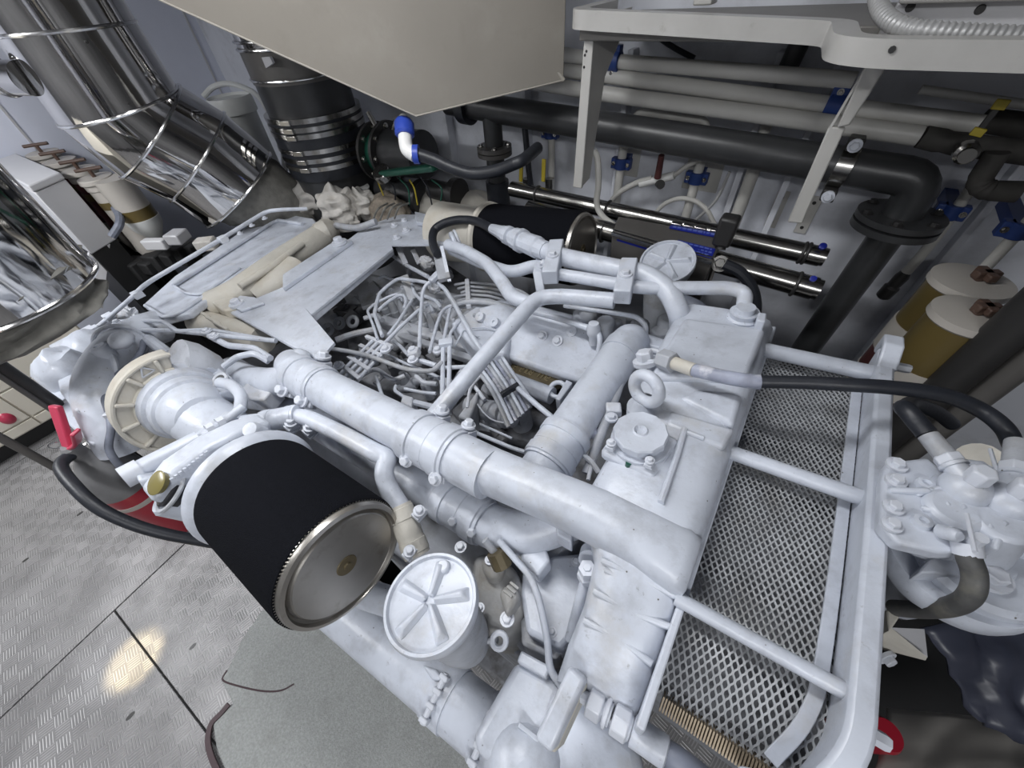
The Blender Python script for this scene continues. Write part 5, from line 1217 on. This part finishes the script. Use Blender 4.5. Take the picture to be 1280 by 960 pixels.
# ---- valley: injectors, lines, brackets
rnd = random.Random(3)
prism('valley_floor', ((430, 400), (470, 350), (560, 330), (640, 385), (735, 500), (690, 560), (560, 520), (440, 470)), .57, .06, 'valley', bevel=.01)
inj = 0
for i, (px, py) in enumerate(((493, 388), (505, 392), (517, 397), (529, 402), (541, 409), (556, 412), (572, 418), (588, 424), (480, 384), (598, 412))):
    c = E(px, py, .70); s = rp(c, 1)
    o = ep(M().rev(c, -ZA, [(-.075, s*2.2), (-.06, s*2.8), (-.04, s*4.2), (-.02, s*4.8), (.0, s*4.8), (.004, s*5.6), (.03, s*5.6), (.032, s*6.8), (.06, s*7.2), (.12, s*7.2)], 16), 'injector', 'greywhite', ang=28)
LINES = [
 (((472, 424), (467, 408), (459, 388), (468, 380), (485, 371), (497, 367)), 1.9, .80, .80), (((478, 420), (468, 393), (471, 378), (474, 367), (486, 356), (498, 348), (528, 352), (538, 355)), 2.6, .80, .82),
 (((473, 388), (484, 378), (498, 369), (505, 369), (508, 376), (505, 386)), 2.2, .80, .79), (((485, 419), (498, 402), (508, 386), (515, 375)), 2.2, .79, .79), (((480, 430), (500, 409), (524, 387)), 2.4, .79, .80),
 (((524, 436), (526, 394), (528, 366), (532, 356), (549, 345)), 2.6, .79, .86), (((490, 319), (505, 330), (535, 346)), 2.2, .78, .84), (((543, 350), (556, 361), (567, 378), (580, 402), (592, 423), (605, 442)), 2.6, .84, .80),
 (((537, 440), (546, 406), (552, 390), (559, 383), (575, 380)), 2.4, .77, .77), (((554, 430), (558, 408), (563, 386)), 2.4, .78, .76), (((562, 428), (563, 416), (574, 402), (582, 395)), 2.2, .78, .76),
 (((513, 358), (514, 352), (520, 351)), 2.0, .76, .77), (((515, 356), (518, 367), (527, 376)), 2.0, .77, .75), (((530, 370), (546, 376), (551, 385)), 2.2, .77, .75),
 (((554, 428), (553, 494)), 2.7, .785, .78), (((562, 428), (561, 494)), 2.7, .785, .78), (((490, 426), (500, 432), (512, 446), (520, 448)), 2.2, .74, .74), (((523, 450), (545, 457)), 3.4, .76, .75),
 (((482, 442), (508, 455), (528, 462), (548, 472)), 1.6, .74, .74), (((598, 421), (580, 411), (568, 434)), 1.0, .78, .76), (((590, 410), (610, 409), (630, 416)), 1.0, .78, .78),
 (((533, 465), (550, 473)), 2.6, .73, .73), (((495, 482), (493, 488), (503, 495), (508, 500)), 2.2, .72, .72), (((518, 503), (545, 510)), 4, .72, .72), (((506, 486), (530, 491), (545, 492)), 2.2, .72, .72),
 (((565, 530), (600, 543), (640, 560), (690, 575)), 2.4, .74, .76), (((600, 530), (640, 548)), 1.6, .72, .72), (((597, 505), (604, 516), (616, 526), (640, 530)), 1, .73, .70),
 (((473, 348), (480, 345), (492, 350)), 2, .72, .72), (((497, 376), (501, 371), (503, 380)), 1.8, .76, .74), (((531, 384), (537, 380), (541, 390)), 2, .76, .74), (((584, 396), (590, 392), (594, 402)), 2, .76, .74), (((440, 480), (470, 500), (500, 512)), 2.4, .70, .70), (((470, 470), (476, 490), (480, 500)), 2.2, .70, .68),
]
for pts, r, za, zb in LINES:
    k = len(pts)-1; P = [E(px, py, za+(zb-za)*i/k) for i, (px, py) in enumerate(pts)]
    ep(M().pipe(P, rp(P[0], r), .02, 8), 'injection_line', 'white')
pipe('looped_hose', ((415, 436, .80), (440, 440, .80), (464, 446, .80), (500, 459, .80), (520, 463, .80), (540, 463, .79), (549, 456, .79), (552, 453, .79)), 3.0, 'greywhite', curve=True, n=10)
pipe('fuel_line', ((549, 460, .775), (570, 459, .775), (600, 458, .77)), 2.8, 'white', n=10)
# lines clamped side by side
for k in range(4):
    P = [E(468+k*6.2, 424+k*2.2, .785), E(452+k*6.2, 440+k*3, .785), E(433+k*6, 459+k*4, .76), E(424+k*6, 470+k*4, .70)]
    ep(M().pipe(P, rp(P[0], 2.4), .02, 8), 'injection_line', 'white')
for a, b, z in (((458, 421), (490, 434), .79), ((450, 432), (478, 446), .785), ((436, 446), (462, 463), .775), ((427, 456), (450, 474), .765)):
    ep(M().beam(E(*a, z-.004), E(*b, z-.004), .016, .016), 'line_clamp', 'cast', bevel=.003)
for px, py, z in ((423, 457, .785), (482, 437, .80), (516, 438, .79), (516, 450, .775), (547, 438, .76)): ep(M().bolt(E(px, py, z), ZA, .013), 'clamp_screw', 'bolt')
ep(M().beam(E(549, 430, .795), E(566, 427, .795), .035, .02), 'line_clamp', 'white', bevel=.003)
ep(M().beam(E(512, 444, .78), E(524, 440, .79), .03, .025), 'line_clamp', 'cast', bevel=.004)
ep(M().bar([E(498, 310, .86), E(507, 330, .82), E(512, 345, .74)], .026, .016), 'lift_bracket', 'greywhite', bevel=.003)
ep(M().bar([E(516, 312, .86), E(524, 330, .80)], .024, .014), 'lift_bracket', 'greywhite', bevel=.003)
ep(M().bar([E(505, 345, .80), E(516, 375, .72)], .04, .02), 'lift_bracket', 'greywhite', bevel=.003)
ep(M().blob(E(533, 328, .80), .04, .03, .03, .4, 5, seed=12), 'sensor', 'cast'); ep(M().blob(E(543, 360, .76), .03, .025, .025, .4, 5, seed=13), 'sensor', 'cast')
ep(M().bar([E(538, 352, .855), E(548, 342, .87), E(552, 340, .87)], .03, .02), 'line_clamp', 'white', bevel=.004)
# pipe bank at the far end of the valley
for k in range(7):
    y0 = 352+k*5; P = [E(568+4*(k % 3), y0+4, .76), E(585, y0+1, .765), E(612, y0+3, .76), E(640, y0+8+k, .75)]
    ep(M().pipe(P, rp(P[0], 1.7), .01, 8), 'return_line', 'greywhite')
ep(M().beam(E(584, 350, .775), E(586, 384, .775), .02, .016), 'line_clamp', 'cast', bevel=.002)
pipe('return_line', ((565, 382, .78), (590, 377, .79), (620, 380, .79), (650, 388, .79)), 3.5, 'greywhite', n=10, curve=True)
for k in range(4): pipe('return_line', ((640+k*4, 360+k*3, .74), (655+k*3, 366+k*2, .74), (663, 376+k, .74)), 1.8, 'greywhite', n=8, curve=True)
# cable bundle with tie
for k in range(8):
    a, b = (596+k*4.6, 462-k*2.2), (636+k*4.5, 534-k*4); z = .735+.012*math.sin(k*2)
    pipe('cable', ((a[0]-4, a[1]-10, z-.02), (a[0], a[1], z), (616+k*4.4, 490-k*2.2, z+.012), (b[0], b[1], z-.02)), 2.3 if k % 3 else 2.8, ('greywhite', 'white', 'hosepaint')[k % 3], curve=True, n=8)
ep(M().beam(E(627, 494, .765), E(648, 481, .765), .012, .02), 'cable_tie', 'rubber', bevel=.002)
pipe('drain_pipe', ((640, 476, .74), (646, 484, .76), (672, 507, .76), (699, 529, .76)), 3.6, 'white', n=12, fil=.02)
# rocker boxes behind the injectors, and the ledge they stand on
for k in range(5):
    c = E(500+k*22, 372+k*9, .64); ep(M().box(c, (.045, 0, 0), (0, .05, 0), (0, 0, .05)), 'rocker_box', 'cast', bevel=.012, seg=3); ep(M().bolt(c+V((-.02, -.02, .05)), ZA, .011), 'rocker_bolt', 'bolt'); ep(M().bolt(c+V((.025, .02, .05)), ZA, .011), 'rocker_bolt', 'bolt')
ep(M().beam(E(478, 402, .66), E(600, 440, .66), .05, .05), 'fuel_rail', 'cast', bevel=.008); ep(M().beam(E(500, 420, .66), E(596, 452, .66), .03, .03), 'fuel_rail', 'greywhite', bevel=.005)
ep(M().prism([E(*q, .70) for q in ((447, 366), (466, 350), (476, 362), (470, 378), (452, 384))], (0, 0, -.02)), 'end_plate', 'greywhite', bevel=.004)
for pts, r, z in ((((455, 398), (470, 394), (478, 400)), 3, .72), (((420, 425), (440, 418), (468, 412)), 4, .70), (((450, 470), (470, 462), (490, 474), (506, 470)), 3, .70), (((468, 480), (480, 470), (498, 478)), 3, .69), (((520, 470), (530, 478), (546, 480)), 3, .71), (((505, 520), (530, 528), (548, 520)), 3, .70), (((575, 470), (590, 480), (606, 500)), 2.5, .73), (((580, 460), (570, 475), (568, 500)), 3, .72), (((600, 470), (588, 486), (584, 510)), 2, .74)):
    pipe('fuel_line', [(a, b, z) for a, b in pts], r, 'cast', curve=True, n=8)
# dark machinery in the shade of the valley
for i in range(120):
    px, py = rnd.uniform(395, 660), 0
    py = {0: 0}.get(1, rnd.uniform(330, 540))
    if py > 440+(px-430)*.52 or py < 400-(px-395)*.62 or (px > 570 and py < 440): continue
    c = E(px, py, .60+rnd.uniform(-.02, .05)); s = rnd.uniform(.018, .045); a = rnd.uniform(0, 3.1)
    m = M()
    if i % 3 == 0: m.rev(c, ZA, [(-.05, s), (.02, s), (.03, s*.8), (.03, s*.5), (.045, s*.5)], 16)
    elif i % 3 == 1: m.box(c, V((math.cos(a), math.sin(a), 0))*s*1.4, V((-math.sin(a), math.cos(a), 0))*s*.8, (0, 0, s*.8)); m.bolt(c+ZA*s*.8, ZA, s*.35)
    else: m.rev(c, V((math.cos(a), math.sin(a), .3)), [(-s*2, s*.7), (-s, s*.8), (-s, s), (s, s), (s, s*.6), (s*2, s*.6)], 14)
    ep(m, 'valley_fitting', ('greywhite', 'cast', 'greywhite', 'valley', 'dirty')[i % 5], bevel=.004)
for q in ((424, 404), (410, 412), (441, 402)): ep(M().torus(E(*q, .72), V((.3, -.6, .7)), .022, .009, 20, 8), 'hose_end', 'greywhite')
for q in ((595, 508, .68), (612, 514, .68), (628, 520, .67)): ep(M().rev(E(*q), V((.85, .0, .2)), [(-.03, .035), (.02, .038), (.025, .03), (.05, .03)], 18), 'pump_stage', 'greywhite', bevel=.003)
prism('pump_plate', ((572, 520), (598, 486), (596, 500), (586, 526)), .74, .10, 'greywhite', bevel=.006)
prism('pump_plate', ((548, 468), (566, 474), (562, 510), (550, 508)), .68, .08, 'cast', bevel=.006)
prism('rail_block', ((503, 492), (516, 496), (514, 508), (500, 503)), .735, .06, 'cast', bevel=.006)
# ---- near front: housings below the duct
def hull(name, pix, mt='white', dz=.12, bevel=.008, parent=None): return prism(name, pix, 0, dz, mt, parent, bevel)
gh = prism('breather_housing', ((590, 690, .70), (622, 688, .72), (650, 716, .72), (655, 760, .70), (640, 792, .66), (600, 790, .64), (585, 740, .68)), .68, .22, 'housing', bevel=.03, seg=4)
prism('housing_neck', ((596, 700), (618, 690), (634, 712), (610, 726)), .735, .08, 'housing', gh, bevel=.02, seg=4)
prism('housing_cover', ((622, 738), (644, 722), (650, 746), (632, 770)), .735, .05, 'housing', gh, bevel=.012)
for k in range(3): ep(M().beam(E(630+k*4, 738-k*5, .738), E(640+k*4, 746-k*5, .738), .005, .004), 'raised_mark', 'housing', gh)
for q, r in (((576, 684, .74), 5), ((634, 774, .70), 6), ((612, 700, .74), 4), ((600, 760, .70), 4)): bolt(*q, r, ZA, gh, 'bolt')
pipe('housing_pipe', ((606, 675, .80), (616, 688, .78), (624, 696, .76)), 5, 'greywhite', curve=True); ep(M().rev(E(624, 697, .77), V((.5, -.3, -.6)), [(-.015, .022), (.02, .022)], 10), 'pipe_union', 'brass_brown')
# side of block below: grey
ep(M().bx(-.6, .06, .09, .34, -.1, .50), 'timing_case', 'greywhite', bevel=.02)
prism('side_bracket', ((655, 700), (690, 694), (735, 690), (745, 700), (728, 780), (700, 812), (658, 790), (650, 740)), .70, .10, 'white', bevel=.01)
prism('side_bracket', ((648, 675), (678, 672), (688, 700), (672, 720), (652, 700)), .76, .05, 'white', bevel=.006); prism('side_bracket', ((694, 655), (716, 662), (714, 678), (696, 668)), .82, .05, 'white', bevel=.004)
prism('side_bracket', ((690, 770), (706, 752), (716, 790), (694, 826), (652, 806), (650, 770)), .66, .10, 'greywhite', bevel=.008)
pipe('dipstick_tube', ((623, 675, .80), (645, 700, .78), (664, 724, .77), (676, 760, .76), (684, 800, .74), (688, 835, .72), (702, 858, .70)), 4.5, 'white', curve=True, n=12)
sp_ = pipe('sensor_tube', ((734, 718, .80), (722, 760, .76), (712, 800, .72)), 6.5, 'white', n=14); c = E(734, 710, .84)
ep(M().rev(c, -ZA, [(-.004, .007), (.0, .008), (.0, .016), (.024, .016), (.028, .02), (.05, .02)], 6), 'hex_socket', 'bolt', sp_); ep(M().cyl(E(736, 700, .82), E(738, 690, .80), .02, n=16), 'sensor_boss', 'white', sp_)
pipe('linkage', ((580, 800, .66), (600, 801, .67), (622, 800, .68)), 4, 'greywhite', n=10); ep(M().torus(E(624, 801, .69), V((.2, -.3, .9)), .014, .006, 16, 8), 'link_eye', 'bolt')
for q in ((668, 712, .70), (720, 702, .70), (690, 790, .70)): bolt(*q, 4, ZA)
# ---- big lower pipe by the mat, with sleeve and worm clamps
za = .47
L0, L1_ = E(418, 756, za), E(545, 858, za); rL = rp(E(500, 820, za), 31); dL = (L1_-L0).normalized()
lw = ep(M().pipe([L0-dL*.45+V((-.05, .30, 0)), L0-dL*.45, L1_+dL*.02], rL, .12, 32), 'raw_water_pipe', 'white')
ep(M().tube([L1_, L1_+dL*.26], rL*1.04, 32), 'rubber_sleeve', 'white', lw)
for s in (.035, .165):
    c = L1_+dL*s; ep(M().rev(c-dL*.025, dL, [(0, rL*1.04), (0, rL*1.09), (.05, rL*1.09), (.05, rL*1.04)], 36), 'hose_clamp', 'white', lw)
    u = (V((0, 0, 1))-dL*dL.z).normalized(); w = dL.cross(u); n_ = (u*.9+w*(.2 if dL.cross(u).y < 0 else -.2)).normalized()
    q = c+n_*rL*1.12; t_ = dL.cross(n_).normalized()
    ep(M().cyl(q-t_*.05, q+t_*.05, .007, n=10), 'clamp_screw', 'bolt', lw)
    for k in (-.042, -.014, .014, .042): ep(M().box(q+t_*k, dL*.011, t_*.006, n_*.010), 'clamp_lug', 'bolt', lw, bevel=.003)
ep(M().cyl(E(455, 742, .60), E(500, 756, .60), .035, n=18), 'branch_stub', 'white', lw); prism('pipe_rib', ((527, 830), (545, 836), (556, 850), (540, 850)), .55, .03, 'white', lw, bevel=.006)
# ---- filter cover and hydraulic block, bottom
oc = prism('oil_cooler_cover', ((645, 824), (664, 832), (690, 846), (705, 858), (690, 905), (664, 930), (640, 968), (600, 950), (588, 922)), .70, .30, 'white', bevel=.025, seg=4, label='white rounded cover at the bottom edge')
ep(M().beam(E(650, 822, .705), E(686, 842, .705), .02, .03), 'cover_lip', 'white', oc, bevel=.004)
ep(M().blob(E(655, 955, .66), .07, .07, .06, .04, 3, seed=31), 'cover_dome', 'white', oc); ep(M().beam(E(648, 905, .71), E(674, 925, .70), .008, .02), 'cover_ridge', 'white', oc, bevel=.002)
ob = prism('pump_body', ((706, 862), (728, 872), (760, 900), (800, 930), (812, 990), (700, 990), (668, 952), (690, 905)), .68, .30, 'white', bevel=.02, seg=4)
cbr = ep(M().beam(E(724, 840, .85), E(682, 930, .83), rp(E(703, 885, .84), 24), .045), 'clamp_bar', 'white', bevel=.006); ep(M().beam(E(734, 850, .80), E(694, 935, .78), rp(E(703, 885, .80), 10), .07), 'clamp_bar_side', 'cream', cbr, bevel=.006)
P0, P1 = E(725, 868, .82), E(834, 942, .82); d = P1-P0; L_ = d.length; q = rp(P0, 1)
hy_ = ep(M().rev(P0, d, [(0, q*8), (L_*.10, q*8), (L_*.11, q*17), (L_*.27, q*17), (L_*.28, q*12), (L_*.31, q*12)], 6), 'hydraulic_union', 'bolt', None, bevel=.003)
ep(M().rev(P0, d, [(L_*.30, q*14), (L_*.32, q*17), (L_*.35, q*17), (L_*.36, q*13), (L_*.38, q*13)], 20), 'union_ring', 'bolt', hy_)
ep(M().rev(P0, d, [(L_*.40, q*12), (L_*.41, q*18), (L_*.58, q*18), (L_*.59, q*14), (L_*.62, q*13)], 8), 'union_nut', 'bolt', hy_, bevel=.003)
ep(M().rev(P0, d, [(L_*.62, q*13), (L_*.63, q*16.5), (L_*.98, q*16.5), (L_, q*13)], 24), 'ferrule', 'white', hy_); ep(M().hose([P0+d*.98, P0+d*1.2, P0+d*1.7+V((0, 0, -.05))], q*13.5, 18), 'pressure_hose', 'hosegrey', hy_, 6)
ep(M().rev(P0+V((.05, -.10, -.02)), d, [(0, q*12), (L_*.1, q*15), (L_*.3, q*15), (L_*.6, q*15)], 16), 'second_union', 'bolt', hy_)

# ---- mesh guard over the belt end / cooler
XG0, XG1, YG0, YG1, ZG = .215, .38, .140, .965, .862
gd = ep(M().bar(fillet([V((.422, .965, .90)), V((.421, .5, .90)), V((.419, .19, .89)), V((.390, .125, .86)), V((.34, .105, .83))], .09), .030, .07), 'guard_frame', 'white', None, 'flat white guard frame around the mesh', bevel=.006)
m = M().bar([V((.424, .90, .925)), V((.424, .945, .955)), V((.424, .975, .955)), V((.424, .985, .91))], .034, .018); ep(m, 'frame_end', 'white', gd, bevel=.004)
ep(M().bar(smooth([V((.396, .955, ZG+.010)), V((.395, .60, ZG+.010)), V((.391, .30, ZG+.010)), V((.383, .21, ZG+.002)), V((.360, .145, ZG-.03))]), .018, .006), 'guard_strap', 'white', gd, bevel=.001)
for (a, b) in (((952, 437), (1112, 471)), ((908, 563), (1086, 626)), ((858, 755), (1052, 861))):
    p, q = E(*a, .905), E(*b, .905); p.y = q.y = (p.y+q.y)/2; p.x = .195; q.x = .415
    ep(M().cyl(p, q, rp(p, 9), n=18), 'guard_rod', 'white', gd)
mm = M(); wX, wY = .0050, .0046; cols = int((XG1+.035-XG0)/wX); rows_ = int((YG1-YG0)/wY)
def gz(x, y):
    e = max(0, (YG0+.10-y)/.10); return ZG-.05*e*e
for i in range(cols):
    vs = []; n_ = 0
    for j in range(rows_+1):
        s_ = 1 if ((j+1)//2+i) % 2 else -1
        x = XG0+wX*(i+.5)+s_*wX*.46; y = YG0+wY*(j if j % 2 else j-.30)
        for du, dw in ((-.0015, .0008), (.0015, .0018), (.0015, -.0008), (-.0015, -.0018)): vs.append((x+du, y, gz(x, y)+dw))
    mm.add(vs, [[j*4+k, j*4+(k+1) % 4, j*4+4+(k+1) % 4, j*4+4+k] for j in range(rows_) for k in range(4)])
o = ep(mm, 'expanded_mesh', 'mesh', gd, 'grey expanded metal mesh'); o['kind'] = 'stuff'
ep(M().bx(XG0, XG1+.035, YG0+.02, YG1, .50, ZG-.045), 'cooler_core', 'core', gd)
fm = M()
for k in range(46):
    t = k/45; p = V((XG0+.01+t*(XG1+.03-XG0-.01), YG0-.006, ZG-.055)); fm.box(p, (.0012, 0, 0), (0, .009, .006), (0, -.006, .010))
o = ep(fm, 'cooler_fins', 'fin', gd, 'brown comb of cooler fins at the mesh edge'); o['kind'] = 'stuff'
for q in ((1100, 888), ): ep(M().bolt(V((.435, .23, .87)), XA, .010, .03), 'frame_bolt', 'bolt', gd)
ep(M().bolt(V((.436, .955, .90)), XA, .010, .04), 'frame_bolt', 'bolt', gd)
# ---- angle bracket below the frame
ak = ep(M().prism([E(1108, 762, .74), E(1121, 757, .74), E(1126, 770, .74), E(1112, 790, .74)], (0, 0, -.09)), 'angle_bracket', 'cream', bevel=.003)
ep(M().prism([E(1104, 785, .70), E(1112, 782, .70), E(1160, 822, .68), E(1158, 826, .66), E(1104, 812, .62)], (.0, .004, -.01)), 'bracket_wing', 'cream', ak, bevel=.002)
ep(M().prism([E(1112, 784, .70), E(1156, 786, .68), E(1160, 822, .66)], (0, 0, -.006)), 'bracket_wing', 'panelgrey', ak, bevel=.001)
ep(M().bolt(E(1108, 822, .62), V((.6, -.6, .2)), .011), 'bracket_bolt', 'cast', ak)

# ================================================================== fuel filter head bolted to the guard frame
zf_ = .93
ff_base = to_w(E(1180, 660, .70))
fft = thing('fuel_filter', 'white cast duplex fuel filter head with two banjo hoses, bolted to the guard frame', 'filter', ff_base)
fft.rotation_euler = (0, -TILT, 0); FB = to_e(ff_base)
def fp(m, name, mt='white', parent=None, label=None, **k):
    m.v = [tuple(V(p)-FB) for p in m.v]; o = m.obj(name, mt, parent or fft, **k)
    if label: o['label'] = label
    return o
fp(M().prism([E(*q, .963) for q in ((1108, 577), (1160, 571), (1186, 590), (1205, 640), (1200, 690), (1175, 690), (1122, 678), (1101, 655), (1103, 600))], (0, 0, -.026)), 'mounting_plate', 'white', bevel=.006, seg=3)
for q in ((1121, 581), (1120, 601), (1117, 634), (1115, 656)): fp(M().bolt(E(*q, .966), ZA, rp(E(*q, .96), 7), .010), 'plate_bolt', 'bolt')
for q in ((1156, 606), (1152, 653)): fp(M().rev(E(*q, .965), ZA, [(-.004, .013), (.006, .011), (.007, .006), (.002, .004)], 16), 'cast_boss')
def colm(px, py, z0, z1, r0, r1): c = E(px, py, z1); return M().rev((c.x, c.y, z0), ZA, [(0, r0), (z1-z0, r1)], 28)
fp(colm(1196, 634, .885, .975, .050, .032), 'filter_column', 'white', bevel=.006); fp(colm(1254, 650, .885, .975, .050, .032), 'filter_column', 'white', bevel=.006)
fp(M().prism([E(*q, .92) for q in ((1180, 644), (1230, 640), (1256, 660), (1244, 694), (1206, 690), (1176, 676))], (0, 0, -.04)), 'filter_body', 'white', bevel=.015, seg=3)
for a, b in (((1140, 622), (1182, 612)), ((1150, 640), (1178, 650)), ((1182, 665), (1200, 635)), ((1236, 690), (1250, 655)), ((1222, 640), (1232, 668)), ((1108, 617), (1160, 618)), ((1170, 615), (1180, 640))):
    fp(M().beam(E(*a, .954), E(*b, .962), .009, .03), 'cast_rib', 'white', bevel=.004)
def banjo(hx_, hy_, ex_, ey_, z, nm):
    c = E(hx_, hy_, z); e = E(ex_, ey_, z+.01); d = (e-c); L_ = d.length; dn = d.normalized(); q = rp(c, 1)
    bo = fp(M().blob(c-ZA*.010, .030, .030, .026, 0), 'banjo', 'white')
    fp(M().rev((c.x, c.y, c.z-.05), ZA, [(0, .032), (.022, .036), (.03, .034)], 28), 'banjo_seat', 'white', bo)
    fp(M().rev(c+ZA*.012, ZA, [(0, q*13), (.022, q*13), (.025, q*11)], 6), 'banjo_bolt', 'bolt', bo, bevel=.002)
    fp(M().rev(c, d, [(0, q*14), (L_*.42, q*12.5), (L_*.43, q*15), (L_*.50, q*15), (L_*.51, q*14)], 18), 'banjo_neck', 'white', bo, ang=28)
    fp(M().rev(c, d, [(L_*.50, q*15), (L_*.70, q*15), (L_*.72, q*13)], 6), 'hose_nut', 'bolt', bo, bevel=.002)
    fp(M().rev(c, d, [(L_*.70, q*12.5), (L_*1.0, q*12), (L_*1.25, q*11.5)], 20), 'ferrule', 'greywhite', bo)
    return e, dn
e1, d1_ = banjo(1212, 606, 1170, 556, .985, 'a'); e2, d2_ = banjo(1266, 622, 1270, 566, .985, 'b')
h1 = fp(M().hose([e1+d1_*.02, e1+d1_*.07, E(1132, 512, .95), E(1140, 504, .90), E(1170, 515, .84), E(1190, 530, .78)], rp(e1, 11), 16), 'filter_hose', 'rubber', None, 'short black rubber hose')
# small tap screws
for px, py, z in ((1190, 668, .985), (1222, 583, .965)):
    c = E(px, py, z); tp = fp(M().rev(c, V((.4, -.5, .75)), [(-.015, .010), (.006, .009), (.010, .006)], 12), 'bleed_tap', 'white')
    fp(M().cyl(c+V((.012, .035, .01)), c+V((.012, -.03, .018)), .0028, n=8), 'tap_lever', 'bolt', tp); fp(M().cyl(c+V((.022, .0, -.01)), c+V((.022, 0, .014)), .008, n=10), 'tap_nut', 'bolt', tp)
fp(M().cyl(E(1232, 585, .90), E(1222, 575, .93), .03, n=16), 'rear_tap', 'cream'); fp(M().cyl(E(1225, 612, .90), E(1218, 590, .93), .025, n=16), 'rear_tap', 'white')
fp(M().cyl(E(1262, 668, .90), E(1300, 680, .90), .035, n=18), 'side_port', 'white')
# bowls: large rings under the head
cB = E(1202, 703, .865); RB = rp(cB, 75)
bw = fp(M().rev(cB, ZA, [(-.20, RB*.30), (-.10, RB*.50), (-.06, RB*.80), (-.035, RB*.97), (-.02, RB), (.0, RB), (.006, RB*.97), (.006, RB*.66), (-.01, RB*.64), (-.012, .001)], 56), 'bowl_ring', 'white', None, 'wide round white bowl ring', ang=30)
c2_ = E(1228, 706, .885); fp(M().rev(c2_, ZA, [(-.03, .075), (.0, .075), (.01, .068), (.012, .03), (.022, .026), (.022, .001)], 40), 'bowl_cap', 'white', bw, ang=30)
fp(M().prism([E(*q, .90) for q in ((1150, 712), (1166, 696), (1198, 700), (1200, 722), (1170, 716), (1152, 716))], (0, 0, -.05)), 'clamp_wing', 'white', bw, bevel=.008)
fp(M().bolt(E(1240, 722, .905), ZA, .014), 'wing_nut', 'bolt', bw); fp(M().beam(E(1224, 690, .91), E(1244, 715, .91), .018, .012), 'wing_bar', 'bolt', bw, bevel=.003)
fp(M().hose([E(1209, 688, .965), E(1212, 700, .965), E(1218, 718, .95), E(1216, 738, .93), E(1204, 752, .90), E(1180, 760, .86), E(1150, 762, .80), E(1118, 760, .74)], rp(E(1215, 738, .93), 12), 16), 'drain_hose', 'rubbergrey', None, 'worn grey-black drain hose'); fp(M().cyl(E(1208, 678, .975), E(1210, 694, .965), .016, n=16), 'hose_tail', 'bolt')

for o in bpy.data.objects:
    if '_off' in o: del o['_off']
